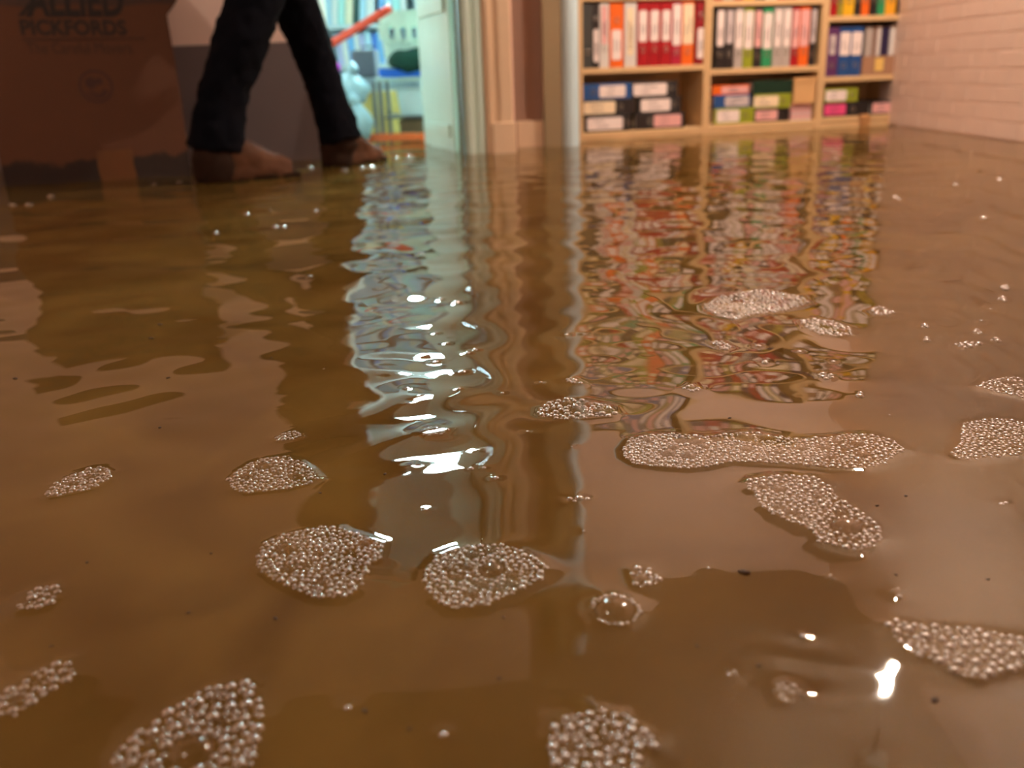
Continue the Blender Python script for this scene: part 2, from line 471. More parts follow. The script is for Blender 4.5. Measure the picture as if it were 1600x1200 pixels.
foam('curled bright bubble clump right of the slanted foam tongue', ZO,
     [(922, 205), (950, 185), (1015, 195), (1010, 232), (960, 235)], [(945, 206, 20), (985, 215, 18), (1005, 205, 14)], 0.0016, 'bubble_cluster', 'bubbles', 0.5)

# lone bubbles: photo position and radius in photo pixels
LONE = [(657, 396, 5), (687, 466, 5), (712, 472, 7), (680, 520, 4), (697, 537, 4), (742, 547, 4), (730, 553, 5), (680, 566, 6), (722, 582, 7), (716, 608, 4),
        (636, 608, 4), (506, 578, 2), (668, 520, 2), (775, 747, 5), (756, 732, 4), (747, 703, 3), (885, 523, 4), (913, 522, 3), (824, 675, 3), (893, 698, 2), (665, 796, 4), (659, 797, 2),
        (543, 1108, 7), (693, 1150, 8), (1255, 995, 6), (1398, 308, 5), (1404, 311, 4), (1493, 289, 5), (1562, 280, 5), (1537, 341, 7), (430, 353, 5), (443, 355, 5), (385, 336, 5), (337, 366, 4), (485, 432, 4), (493, 330, 4),
        (1565, 788, 5), (1572, 786, 4), (1533, 501, 3), (1548, 483, 2), (1249, 548, 4), (1302, 565, 4), (1185, 541, 5), (1390, 648, 2), (1107, 888, 3), (912, 830, 3), (785, 613, 3), (640, 632, 3), (845, 598, 3),
        (20, 322, 6), (46, 321, 6), (80, 306, 6), (240, 288, 5), (280, 287, 5), (485, 262, 5), (538, 267, 6), (572, 252, 8), (580, 262, 7), (566, 262, 5), (590, 250, 6), (640, 245, 5), (620, 247, 4)]

def wave_set(n, l0, l1, seed, spread=math.pi, mean=0.0):
    r = np.random.default_rng(seed)
    out = []
    for _ in range(n):
        L = l0 * (l1 / l0) ** r.random()
        a = mean + (r.random() * 2 - 1) * spread
        k = 2 * math.pi / L
        out.append((k * math.cos(a), k * math.sin(a), r.random() * 2 * math.pi, 1.0 / k))
    return out
WS = wave_set(32, 0.055, 0.24, 3)
WM = wave_set(12, 0.22, 0.5, 5, 0.5, math.pi * 0.42)
WX = wave_set(10, 0.09, 0.16, 9, 0.5, -math.pi * 0.5)

def sstep(a, b, x):
    t = np.clip((x - a) / (b - a), 0, 1)
    return t * t * (3 - 2 * t)

def swell(x, y):
    """height of the water at rest ripples; calm in front of the camera and along the brick wall"""
    x = np.asarray(x, float)
    y = np.asarray(y, float)
    far = 0.10 + 0.90 * sstep(0.5, 1.0, y)
    calm = 1.0 - 0.93 * sstep(0.36, 0.54, x / np.maximum(y, 0.2))
    z = np.zeros(np.broadcast(x, y).shape)
    for kx, ky, p, a in WS:
        z += 0.0066 * a * np.sin(kx * x + ky * y + p) * far * calm
    leftw = (1 - sstep(-0.25, 0.1, x / np.maximum(y, 0.2))) * (0.1 + 0.9 * sstep(0.7, 1.5, y))
    for kx, ky, p, a in WM:
        z += 0.0105 * a * np.sin(kx * x + ky * y + p) * leftw
    mid = np.exp(-((x + 0.12 * y) / (0.16 * np.maximum(y, 0.3))) ** 2) * (0.15 + 0.85 * sstep(0.62, 1.0, y))
    for kx, ky, p, a in WX:
        z += 0.008 * a * np.sin(kx * x + ky * y + p) * mid
    for cx, cy, L, s in ((-0.92, 3.15, 0.13, 0.035), (-0.62, 3.58, 0.15, 0.03)):
        r = np.hypot(x - cx, y - cy)
        k = 2 * math.pi / L
        z += s / k * np.sin(k * r) * np.exp(-r / 0.8) * calm * sstep(0.05, 0.2, r)
    # the small steep ripples that throw the panel light back towards the camera
    g = np.exp(-((x + 0.055) / 0.06) ** 2 - ((y - 0.80) / 0.14) ** 2)
    z += 0.0011 * np.sin(2 * math.pi * (y * 0.96 - x * 0.28) / 0.095 + 0.7) * g
    # short ripples beside the foam wedge that break up the bulb's image
    g = np.exp(-((x - 0.155) / 0.022) ** 2 - ((y - 0.425) / 0.028) ** 2)
    z += 0.00022 * (np.sin(2 * math.pi * (y + 0.3 * x) / 0.031) + np.sin(2 * math.pi * (0.8 * x - 0.4 * y) / 0.036)) * g
    return z

def dist_poly(px, py, poly):
    """signed distance to a polygon (negative inside)"""
    n = len(poly)
    d2 = np.full(px.shape, 1e9)
    ins = np.zeros(px.shape, bool)
    for i in range(n):
        x0, y0 = poly[i]
        x1, y1 = poly[(i + 1) % n]
        ex, ey = x1 - x0, y1 - y0
        t = np.clip(((px - x0) * ex + (py - y0) * ey) / (ex * ex + ey * ey + 1e-12), 0, 1)
        d2 = np.minimum(d2, (px - x0 - t * ex) ** 2 + (py - y0 - t * ey) ** 2)
        c = ((y0 > py) != (y1 > py)) & (px < ex * (py - y0) / (ey if abs(ey) > 1e-12 else 1e-12) + x0)
        ins ^= c
    d = np.sqrt(d2)
    return np.where(ins, -d, d)

lone_w = []
for x, y, r in LONE:
    g = ground(x, y)
    k = (g - _C).dot(_F)
    lone_w.append((g.x, g.y, r * k / FPX))

def axis(core0, core1, step, lo, hi, grow, cap):
    v = list(np.arange(core0, core1, step))
    s, p = step, core1
    while p < hi:
        v.append(p)
        s = min(s * grow, cap)
        p += s
    v.append(hi)
    s, p = step, core0
    low = []
    while p > lo:
        s = min(s * grow, cap)
        p -= s
        if p > lo:
            low.append(p)
    low.append(lo)
    return np.array(low[::-1] + v)

gx = axis(-0.33, 0.46, 0.0021, -2.59, XR + 0.006, 1.018, 0.022)
gy = axis(0.33, 1.12, 0.0021, -1.69, 6.89, 1.018, 0.018)
X, Y = np.meshgrid(gx, gy)
Z = swell(X, Y)
men = np.zeros_like(Z)
for f in FOAM:
    P = np.array(f['poly'])
    x0, y0 = P.min(0) - 0.04
    x1, y1 = P.max(0) + 0.04
    i0, i1 = np.searchsorted(gx, (x0, x1))
    j0, j1 = np.searchsorted(gy, (y0, y1))
    sx, sy = X[j0:j1, i0:i1], Y[j0:j1, i0:i1]
    if sx.size == 0:
        continue
    d = dist_poly(sx, sy, f['poly'])
    size = min(np.ptp(P[:, 0]), np.ptp(P[:, 1]))
    m = 0.0013 * min(1.0, size / 0.03)
    men[j0:j1, i0:i1] = np.maximum(men[j0:j1, i0:i1], m * np.exp(-np.maximum(d, 0) / 0.0055))
for bx, by, br in lone_w:
    i0, i1 = np.searchsorted(gx, (bx - 0.02, bx + 0.02))
    j0, j1 = np.searchsorted(gy, (by - 0.02, by + 0.02))
    d = np.hypot(X[j0:j1, i0:i1] - bx, Y[j0:j1, i0:i1] - by) - br
    men[j0:j1, i0:i1] = np.maximum(men[j0:j1, i0:i1], 0.25 * br * np.exp(-np.maximum(d, 0) / 0.003))
# the film of water creeping up boots is left to the waves
Z = Z + men
ny, nx = Z.shape
me = bpy.data.meshes.new('flood_water')
me.vertices.add(nx * ny)
me.vertices.foreach_set('co', np.stack([X, Y, Z], -1).astype(np.float32).ravel())
idx = np.arange(nx * ny).reshape(ny, nx)
quads = np.stack([idx[:-1, :-1], idx[:-1, 1:], idx[1:, 1:], idx[1:, :-1]], -1).reshape(-1, 4)
me.loops.add(quads.size)
me.loops.foreach_set('vertex_index', quads.ravel().astype(np.int32))
me.polygons.add(len(quads))
me.polygons.foreach_set('loop_start', np.arange(0, quads.size, 4, dtype=np.int32))
me.update(calc_edges=True)
me.validate()

M_water = bpy.data.materials.new('murky_brown_water')
M_water.use_nodes = True
nt = M_water.node_tree
nt.nodes.clear()
N = nt.nodes.new
out = N('ShaderNodeOutputMaterial')
fr = N('ShaderNodeFresnel'); fr.inputs['IOR'].default_value = 1.33
gl = N('ShaderNodeBsdfGlossy'); gl.inputs['Roughness'].default_value = 0.018
gl.inputs['Color'].default_value = (0.86, 0.86, 0.86, 1)
df = N('ShaderNodeBsdfDiffuse')
tr = N('ShaderNodeBsdfTransparent'); tr.inputs['Color'].default_value = (0.80, 0.62, 0.36, 1)
tcn = N('ShaderNodeTexCoord')
n1 = N('ShaderNodeTexNoise'); n1.inputs['Scale'].default_value = 4.5; n1.inputs['Detail'].default_value = 5; n1.inputs['Distortion'].default_value = 1.2  # silt mottling, contrast raised to stand in for the foam's shadows too
cr = N('ShaderNodeValToRGB')
cr.color_ramp.elements[0].position = 0.30; cr.color_ramp.elements[0].color = (*lin((108, 82, 37)), 1)
cr.color_ramp.elements[1].position = 0.72; cr.color_ramp.elements[1].color = (*lin((148, 118, 60)), 1)
nt.links.new(tcn.outputs['Object'], n1.inputs['Vector'])
nt.links.new(n1.outputs['Fac'], cr.inputs['Fac'])
nt.links.new(cr.outputs['Color'], df.inputs['Color'])
m1 = N('ShaderNodeMixShader'); m1.inputs[0].default_value = 0.5
nt.links.new(df.outputs[0], m1.inputs[1]); nt.links.new(tr.outputs[0], m1.inputs[2])
m2 = N('ShaderNodeMixShader')
nt.links.new(fr.outputs[0], m2.inputs[0]); nt.links.new(m1.outputs[0], m2.inputs[1]); nt.links.new(gl.outputs[0], m2.inputs[2])
nt.links.new(m2.outputs[0], out.inputs[0])
o = link_mesh('flood_water', me, M_water, smooth=True)
tag(o, 'murky brown flood water covering the whole floor', 'water')

# bubble film
M_bub = bpy.data.materials.new('bubble_film')
M_bub.use_nodes = True
nt = M_bub.node_tree
nt.nodes.clear()
N = nt.nodes.new
out = N('ShaderNodeOutputMaterial')
lw = N('ShaderNodeLayerWeight'); lw.inputs['Blend'].default_value = 0.5
mp = N('ShaderNodeMapRange'); mp.inputs['To Min'].default_value = 0.06; mp.inputs['To Max'].default_value = 0.85
nt.links.new(lw.outputs['Facing'], mp.inputs['Value'])
gl = N('ShaderNodeBsdfGlossy'); gl.inputs['Roughness'].default_value = 0.24; gl.inputs['Color'].default_value = (1, 0.97, 0.95, 1)
df = N('ShaderNodeBsdfDiffuse'); df.inputs['Color'].default_value = (0.85, 0.8, 0.76, 1)
tl = N('ShaderNodeBsdfTranslucent'); tl.inputs['Color'].default_value = (0.85, 0.8, 0.76, 1)
ma = N('ShaderNodeAddShader')
mg = N('ShaderNodeMixShader'); mg.inputs[0].default_value = 0.84
md = N('ShaderNodeMixShader'); md.inputs[0].default_value = 0.5
nt.links.new(df.outputs[0], md.inputs[1]); nt.links.new(tl.outputs[0], md.inputs[2])
nt.links.new(md.outputs[0], mg.inputs[1]); nt.links.new(gl.outputs[0], mg.inputs[2])
tr = N('ShaderNodeBsdfTransparent')
mm = N('ShaderNodeMixShader')
nt.links.new(mp.outputs['Result'], mm.inputs[0]); nt.links.new(tr.outputs[0], mm.inputs[1]); nt.links.new(mg.outputs[0], mm.inputs[2])
nt.links.new(mm.outputs[0], out.inputs[0])
nt.nodes.remove(ma)
# large clear bubbles: the same film, thinner
M_big = M_bub.copy()
M_big.name = 'clear_bubble_film'
for n in M_big.node_tree.nodes:
    if n.type == 'MAP_RANGE':
        n.inputs['To Min'].default_value = 0.01
        n.inputs['To Max'].default_value = 0.13
    if n.type == 'BSDF_GLOSSY':
        n.inputs['Roughness'].default_value = 0.12
    if n.type == 'MIX_SHADER' and not n.inputs[0].is_linked and abs(n.inputs[0].default_value - 0.84) < 0.01:
        n.inputs[0].default_value = 1.0

def dome(seg, rings, top=0.85):
    v, f = [], []
    for i in range(rings):
        a = (i / rings) * math.pi / 2
        for k in range(seg):
            b = 2 * math.pi * (k + 0.5 * (i % 2)) / seg
            v.append((math.cos(a) * math.cos(b), math.cos(a) * math.sin(b), math.sin(a) * top))
    v.append((0, 0, top))
    for i in range(rings - 1):
        for k in range(seg):
            a, b = i * seg + k, i * seg + (k + 1) % seg
            f.append((a, b, b + seg)); f.append((a, b + seg, a + seg))
    t = len(v) - 1
    for k in range(seg):
        f.append(((rings - 1) * seg + k, (rings - 1) * seg + (k + 1) % seg, t))
    return np.array(v), np.array(f)
DOME_S, DOME_B = dome(9, 3, 0.58), dome(18, 6, 0.5)

def mesh_tris(name, V, T):
    me = bpy.data.meshes.new(name)
    me.vertices.add(len(V))
    me.vertices.foreach_set('co', np.asarray(V, np.float32).ravel())
    me.loops.add(T.size)
    me.loops.foreach_set('vertex_index', T.ravel().astype(np.int32))
    me.polygons.add(len(T))
    me.polygons.foreach_set('loop_start', np.arange(0, T.size, 3, dtype=np.int32))
    me.update(calc_edges=True)
    return me

def domes_mesh(name, items, base, tmpl, org):
    TV, TF = tmpl
    V, T = [], []
    zs = swell([q[0] for q in items], [q[1] for q in items])
    for i, (x, y, r) in enumerate(items):
        V.append(TV * r + np.array([x - org[0], y - org[1], base + zs[i] - org[2]]))
        T.append(TF + i * len(TV))
    return mesh_tris(name, np.concatenate(V), np.concatenate(T))

prng = random.Random(5)
def pack(f):
    P = np.array(f['poly'])
    (x0, y0), (x1, y1) = P.min(0), P.max(0)
    big = []
    for (hx, hy), hr in f['holes']:
        g = Vector((hx, hy, 0))
        k = (g - _C).dot(_F)
        big.append((hx, hy, hr * k / FPX * 1.02))
    small = []
    cell = f['r'] * 3.2
    grid = {}
    area = 0.5 * abs(np.dot(P[:, 0], np.roll(P[:, 1], 1)) - np.dot(P[:, 1], np.roll(P[:, 0], 1)))
    tries = int(area / (f['r'] ** 2) * 9 * f['fill']) + 60
    xs = np.array([prng.uniform(x0, x1) for _ in range(tries)])
    ys = np.array([prng.uniform(y0, y1) for _ in range(tries)])
    d = dist_poly(xs, ys, f['poly'])
    for i, (x, y, dd) in enumerate(zip(xs, ys, d)):
        if dd > -f['r'] * 0.35:
            continue
        fr_ = i / tries
        r = f['r'] * 0.98 * (prng.uniform(1.1, 1.7) if fr_ < 0.05 else prng.uniform(0.85, 1.2) if fr_ < 0.6 else prng.uniform(0.62, 0.8))
        if any((x - bx) ** 2 + (y - by) ** 2 < (br + 0.8 * r) ** 2 for bx, by, br in big):
            continue
        cx, cy = int(x / cell), int(y / cell)
        ok = True
        for a in (-1, 0, 1):
            for b in (-1, 0, 1):
                for (qx, qy, qr) in grid.get((cx + a, cy + b), ()):
                    if (x - qx) ** 2 + (y - qy) ** 2 < (0.95 * (r + qr)) ** 2:
                        ok = False
                        break
                if not ok:
                    break
            if not ok:
                break
        if ok:
            grid.setdefault((cx, cy), []).append((x, y, r))
            small.append((x, y, r))
    return small, big

for f in FOAM:
    P = np.array(f['poly'])
    small, big = pack(f)
    size = min(np.ptp(P[:, 0]), np.ptp(P[:, 1]))
    base = 0.0013 * min(1.0, size / 0.03) - 0.0005
    org = (float(P[:, 0].mean()), float(P[:, 1].mean()), 0.0)
    root = empty(f['kind'], org, 0, f['label'], f['cat'], 'foam floating on the flood water')
    if small:
        o = link_mesh('tiny_bubbles', domes_mesh('tiny_bubbles', small, base, DOME_S, org), M_bub, root, True)
        o['kind'] = 'stuff'
    for b in big:
        link_mesh('bubble', domes_mesh('bubble', [b], base, DOME_B, org), M_big, root, True)

for bx, by, br in lone_w:
    org = (bx, by, float(swell(bx, by)))
    TV, TF = DOME_B
    o = link_mesh('water_bubble', mesh_tris('water_bubble', TV * br, TF), M_bub, None, True, org)
    tag(o, 'tiny single bubble floating loose on the brown water', 'bubble', 'loose single bubbles')

# floating dirt specks
M_dirt = mat('dark_dirt', (62, 42, 20), 0.8, 0.2, 200)
for x, y, r in [(602, 741, 6), (295, 958, 5), (430, 967, 7), (136, 879, 5), (250, 505, 6), (24, 591, 7), (237, 528, 6), (263, 590, 5), (424, 560, 4), (250, 669, 5), (1163, 895, 13), (1460, 1095, 10),
                (1140, 652, 4), (1310, 830, 5), (1370, 790, 5), (1415, 775, 5), (1185, 1040, 6), (640, 1140, 7), (570, 1112, 8), (780, 1060, 6), (1543, 905, 5), (1400, 898, 5), (80, 1010, 5), (330, 865, 4), (705, 852, 3), (500, 770, 4), (787, 965, 5), (1090, 1010, 6)]:
    g = ground(x, y)
    k = (g - _C).dot(_F)
    bm = bmesh.new()
    bmesh.ops.create_icosphere(bm, subdivisions=1, radius=1.0)
    q = random.random() * 3
    rr = 0.7 * r * k / FPX
    for v in bm.verts:
        n = 0.7 + 0.5 * random.random()
        a, b = v.co.x * n * 1.2, v.co.y * n * 0.8
        v.co = Vector(((a * math.cos(q) - b * math.sin(q)) * rr, (a * math.sin(q) + b * math.cos(q)) * rr, v.co.z * rr * 0.3))
    o = from_bm('dirt_speck', bm, M_dirt, None, True, (g.x, g.y, float(swell(g.x, g.y)) + rr * 0.1))
    tag(o, 'small dark speck of dirt floating on the brown water', 'dirt', 'floating dirt specks')

# ------------------------------------------------------------------ bookcases
M_wood = mat('pale_wood_veneer', (226, 188, 138), 0.5, 0.05, 9.0)
RZ = SHA
def shelf_pt(s, z, into=0.0):
    return SH0 + SE * s + SN * into + Vector((0, 0, z))

def bookcase(s0, s1, shelves, top, label):
    w = s1 - s0
    root = empty('bookcase', shelf_pt(s0, FLOOR_Z), RZ, label, 'bookcase')
    f = -FLOOR_Z
    T = 0.018
    box('side_panel', 0.0005, T, 0, 0.275, 0, top + f, M_wood, root, 0.0015)
    box('side_panel', w - T, w - 0.0005, 0, 0.275, 0, top + f, M_wood, root, 0.0015)
    box('back_panel', T, w - T, 0.266, 0.274, 0.0, top + f, M_wood, root)
    box('plinth', T, w - T, 0.006, 0.022, 0, shelves[0] + f - 0.0245, M_wood, root)
    for z in shelves:
        box('shelf', T, w - T, 0.002, 0.265, z + f - 0.024, z + f, M_wood, root, 0.0015)
    box('top_panel', T, w - T, 0.0, 0.275, top + f - 0.022, top + f, M_wood, root, 0.0015)
    return root
U1, U2, U3 = (0.0, 0.6255), (0.6265, 1.2225), (1.2235, 1.673)
SH1 = [0.037, 0.317, 0.622, 0.925, 1.228]
SH2 = [0.043, 0.293, 0.590, 0.890, 1.190]
SH3 = [0.050, 0.238, 0.511, 0.790, 1.075]
bookcase(*U1, SH1, 1.53, 'widest pale wood bookcase beside the pale blue pipe')
bookcase(*U2, SH2, 1.49, 'middle pale wood bookcase of the three')
bookcase(*U3, SH3, 1.38, 'narrowest pale wood bookcase next to the brick wall')

C_ = dict(dgrey=(62, 64, 62), black=(34, 30, 30), white=(226, 218, 212), orange=(240, 106, 24), red=(170, 8, 24), crimson=(178, 28, 58), dred=(140, 8, 26),
          blue=(30, 78, 140), lime=(150, 160, 36), green=(40, 150, 96), grey=(186, 174, 166), purple=(96, 50, 100), yellow=(236, 182, 26), navy=(42, 34, 72),
          olive=(150, 140, 50), pink=(236, 90, 140), dgreen=(4, 48, 32), tan=(214, 170, 118), brown=(150, 112, 86), amber=(240, 170, 40), taupe=(150, 118, 104))
def cm(c):
    return mat('card_' + c, C_[c], 0.4, 0.04, 30)
M_paper = mat('label_paper', (250, 232, 226), 0.7, 0.03, 40)
M_pinkp = mat('pink_label_paper', (236, 176, 172), 0.7, 0.03, 40)
M_cream_p = mat('cream_label_paper', (250, 226, 190), 0.7, 0.03, 40)
M_greyp = mat('grey_label_paper', (206, 192, 192), 0.7, 0.03, 40)
M_pages = mat('paper_pages', (232, 224, 210), 0.9, 0.06, 120)
M_ring = mat('nickel_ring', (180, 175, 165), 0.25, 0.02, 10, 0, 1.0)
M_ink = mat('label_ink', (90, 78, 80), 0.8, 0.1, 60)
LBL = dict(w=M_paper, p=M_pinkp, c=M_cream_p, g=M_greyp, k=mat('hot_pink_label_paper', (240, 80, 140), 0.7, 0.03, 40))

def binder(root, w, hh, colour, lab=None, ring=None, depth=0.245, ink=True):
    """lever arch file standing on its end: spine faces -y, origin at the middle of the spine's foot"""
    bm = bmesh.new()
    t = 0.003
    add_box(bm, -w / 2, w / 2, 0.0, t * 1.4, 0, hh, 0.0012)
    add_box(bm, -w / 2, -w / 2 + t, t * 1.2, depth, 0, hh)
    add_box(bm, w / 2 - t, w / 2, t * 1.2, depth, 0, hh)
    from_bm('cover', bm, cm(colour), root)
    box('pages', -w / 2 + t + 0.003, w / 2 - t - 0.003, 0.02, depth - 0.01, 0.008, hh - 0.018, M_pages, root)
    if lab:
        z0, z1, kind = lab[:3]
        k = lab[3] if len(lab) > 3 else 0.80
        bm = bmesh.new()
        ww, cut = w * k / 2, min(0.012, (z1 - z0) * 0.2)
        pts = [(-ww, z0 + cut * 0.5), (-ww + cut * 0.5, z0), (ww - cut * 0.5, z0), (ww, z0 + cut * 0.5), (ww, z1 - cut * 0.5), (ww - cut * 0.5, z1), (-ww + cut * 0.5, z1), (-ww, z1 - cut * 0.5)]
        fr_ = [bm.verts.new((a, -0.0012, b)) for a, b in pts]
        bk = [bm.verts.new((a, 0.0, b)) for a, b in pts]
        bm.faces.new(fr_)
        bm.faces.new(bk[::-1])
        for i in range(8):
            bm.faces.new((fr_[i], bk[i], bk[(i + 1) % 8], fr_[(i + 1) % 8]))
        lo = from_bm('spine_label', bm, LBL[kind], root)
        if ink:
            bm = bmesh.new()
            r_ = random.Random(int(hh * 1e5 + w * 1e6 + z0 * 1e4))
            for q in range(2):
                xx = (-0.25 + 0.42 * q) * w * k
                za = z0 + (z1 - z0) * r_.uniform(0.2, 0.3)
                zb = za + (z1 - z0) * r_.uniform(0.25, 0.45)
                add_box(bm, xx, xx + 0.0035, -0.0018, -0.0013, za, zb)
            from_bm('label_writing', bm, M_ink, lo)
    if ring:
        bm = bmesh.new()
        add_torus(bm, (0, -0.001, ring), min(0.011, w * 0.3), 0.002)
        from_bm('finger_ring', bm, M_ring, root, True)

def upright(px0, px1, py_bot, hh, base, colour, label, lab=None, ring=None, tilt=0.0, ymid=50, into=0.012, name='lever_arch_file', cat='binder', group='upright files on the bookcases'):
    """px0, px1: photo columns of the spine's sides at half height"""
    s0, s1 = shelf_px(px0, ymid)[0], shelf_px(px1, ymid)[0]
    w = (s1 - s0) * 0.975
    r = empty(name, shelf_pt((s0 + s1) / 2, base + 0.0005 + abs(math.sin(tilt)) * w / 2, into), RZ, label, cat, group)
    r.rotation_euler = (0, tilt, RZ)
    binder(r, w, hh, colour, lab, ring)
    return r

x5 = lambda v: 890 + v / 5.454
x6 = lambda v: 1090 + v / 5.455
x7 = lambda v: 1260 + v / 4.706
H1 = 0.272
row = [
    (108, 203, 'dgrey', 'dark grey file at the left end of the widest bookcase', None, 0.07),
    (205, 260, 'black', 'slim black file with a low white label beside the dark grey file', (0.025, 0.165, 'w'), 0.21),
    (263, 345, 'white', 'white file between the slim black file and the wide orange file', (0.10, 0.26, 'p', 0.6), 0.082),
    (350, 468, 'orange', 'wide orange file with a white label on its lower half', (0.032, 0.16, 'w', 0.72), 0.20),
    (474, 580, 'white', 'wide white file between the orange file and the red files', (0.05, 0.25, 'c', 0.5), 0.088),
    (585, 682, 'red', 'first red file with a high white label, next to the wide white file', (0.106, 0.238, 'w', 0.74), 0.072),
    (684, 781, 'red', 'red file in the middle of the three alike red files', (0.106, 0.238, 'w', 0.74), 0.072),
    (784, 878, 'red', 'third red file, beside the crimson file', (0.106, 0.238, 'w', 0.74), 0.072),
    (880, 964, 'crimson', 'crimson file with a long label left of the narrow orange-footed file', (0.086, 0.262, 'w', 0.86), 0.055),
    (966, 1070, 'orange', 'orange file with a cream topped label beside the crimson file', (0.09, 0.262, 'c', 0.86), 0.06),
    (1082, 1178, 'dred', 'dark red file with a low label at the right end of the widest bookcase', (0.026, 0.158, 'w', 0.62), 0.21)]
for a, b, c, lb, lab, rg in row:
    upright(x5(a), x5(b), 105, H1, SH1[1], c, lb, lab, rg)
H2 = 0.262
row = [
    (165, 246, 'black', 'black file with a tall pale label at the left end of the middle bookcase', (0.10, 0.255, 'w', 0.72), 0.062),
    (247, 322, 'black', 'second black file from the left on the middle bookcase', (0.11, 0.255, 'g', 0.8), 0.062),
    (328, 403, 'grey', 'grey file between the black pair and the lime file', (0.09, 0.25, 'w', 0.85), 0.066),
    (404, 490, 'lime', 'lime green upright file on the middle bookcase', (0.085, 0.25, 'w', 0.85), 0.064),
    (494, 564, 'black', 'narrow black file between the lime and the emerald files', (0.09, 0.25, 'p', 0.85), 0.05),
    (566, 652, 'green', 'emerald green upright file on the middle bookcase', (0.082, 0.24, 'w', 0.85), 0.06),
    (658, 734, 'grey', 'grey file next to the emerald file', (0.09, 0.25, 'w', 0.7), 0.066),
    (735, 812, 'grey', 'grey file next to the bright red file on the middle bookcase', (0.09, 0.25, 'w', 0.7), 0.066),
    (815, 880, 'red', 'bright red file with a pink label on the middle bookcase', (0.082, 0.25, 'p', 0.85), 0.06),
    (881, 967, 'orange', 'orange file with a pink label on the middle bookcase', (0.088, 0.25, 'p', 0.85), 0.066),
    (970, 1026, 'black', 'thin black file at the right end of the middle bookcase', (0.10, 0.25, 'g', 0.7), 0.05)]
for a, b, c, lb, lab, rg in row:
    upright(x6(a), x6(b), 104, H2, SH2[1], c, lb, lab, rg)
row = [
    (187, 236, 'red', 'red file on the top visible shelf of the narrowest bookcase'), (239, 279, 'olive', 'thin olive file right of the red one, top visible shelf'),
    (281, 361, 'yellow', 'wide yellow file on the top visible shelf of the narrowest bookcase'), (364, 412, 'black', 'black file between the yellow and orange files, top visible shelf'),
    (415, 472, 'orange', 'orange file in the middle of the narrowest bookcase, top visible shelf'), (476, 530, 'black', 'black file between the orange and green files, top visible shelf'),
    (534, 588, 'green', 'green file on the top visible shelf of the narrowest bookcase'), (590, 668, 'amber', 'amber file beside the green one, top visible shelf')]
for a, b, c, lb in row:
    upright(x7(a), x7(b), 20, 0.232, SH3[2], c, lb, (0.10, 0.20, 'w', 0.7), 0.066, ymid=15)
upright(x7(682), x7(742), 20, 0.232, SH3[2], 'black', 'leaning black file at the right end of the top visible shelf', (0.10, 0.20, 'g', 0.7), 0.066, ymid=15, tilt=0.14)
row = [
    (155, 246, 'purple', 'purple file with a tall pale label on the narrowest bookcase', (0.10, 0.19, 'g', 0.5), 0.05),
    (250, 333, 'blue', 'left one of two royal blue files with white labels', (0.095, 0.20, 'w', 0.9), 0.05),
    (335, 420, 'blue', 'right one of two royal blue files with white labels', (0.095, 0.20, 'w', 0.9), 0.05)]
for a, b, c, lb, lab, rg in row:
    upright(x7(a), x7(b), 100, 0.222, SH3[1], c, lb, lab, rg, ymid=80)
# cardboard tray with booklets
def booklet(px0, px1, z0, z1, colour, label, into, ymid=60, lab=None):
    s0, s1 = shelf_px(px0, ymid)[0], shelf_px(px1, ymid)[0]
    r = empty('booklet', shelf_pt((s0 + s1) / 2, z0, into), RZ, label, 'book', 'booklets in the cardboard tray')
    w = (s1 - s0) * 0.96
    bm = bmesh.new()
    t = 0.0015
    add_box(bm, -w / 2, w / 2, 0, t, 0, z1 - z0)
    add_box(bm, -w / 2, -w / 2 + t, t, 0.19, 0, z1 - z0)
    add_box(bm, w / 2 - t, w / 2, t, 0.19, 0, z1 - z0)
    from_bm('cover', bm, cm(colour), r)
    box('pages', -w / 2 + t + 0.0004, w / 2 - t - 0.0004, 0.003, 0.186, 0.003, z1 - z0 - 0.004, M_pages, r)
for a, b, c, lb in ((434, 458, 'black', 'black booklet at the left in the cardboard tray'), (462, 514, 'grey', 'grey booklet next to the black one in the tray'), (517, 545, 'taupe', 'thin taupe booklet in the cardboard tray'),
                    (548, 576, 'white', 'thin white booklet in the cardboard tray'), (580, 636, 'navy', 'navy booklet in the cardboard tray'), (642, 690, 'white', 'cream booklet at the right end of the cardboard tray')):
    booklet(x7(a), x7(b), SH3[1] + 0.005, SH3[1] + 0.222, c, lb, 0.03)
sa, sb = shelf_px(x7(422), 100)[0], shelf_px(x7(712), 100)[0]
tray = empty('cardboard_tray', shelf_pt(sa, SH3[1] + 0.0005, 0.01), RZ, 'low brown cardboard tray holding booklets on the narrowest bookcase', 'tray')
tw = sb - sa
M_kraft2 = mat('brown_card', (172, 128, 98), 0.8, 0.06, 20)
bm = bmesh.new()
add_box(bm, 0, tw, 0, 0.004, 0, 0.088)
add_box(bm, 0, tw, 0.236, 0.24, 0, 0.088)
add_box(bm, 0, 0.003, 0.004, 0.236, 0, 0.088)
add_box(bm, tw - 0.003, tw, 0.004, 0.236, 0, 0.088)
add_box(bm, 0.003, tw - 0.003, 0.004, 0.236, 0, 0.003)
from_bm('tray_body', bm, M_kraft2, tray)
box('paper_label', tw * 0.31, tw * 0.52, -0.0015, -0.0002, 0.018, 0.078, mat('yellow_label_paper', (240, 200, 110), 0.7), tray)

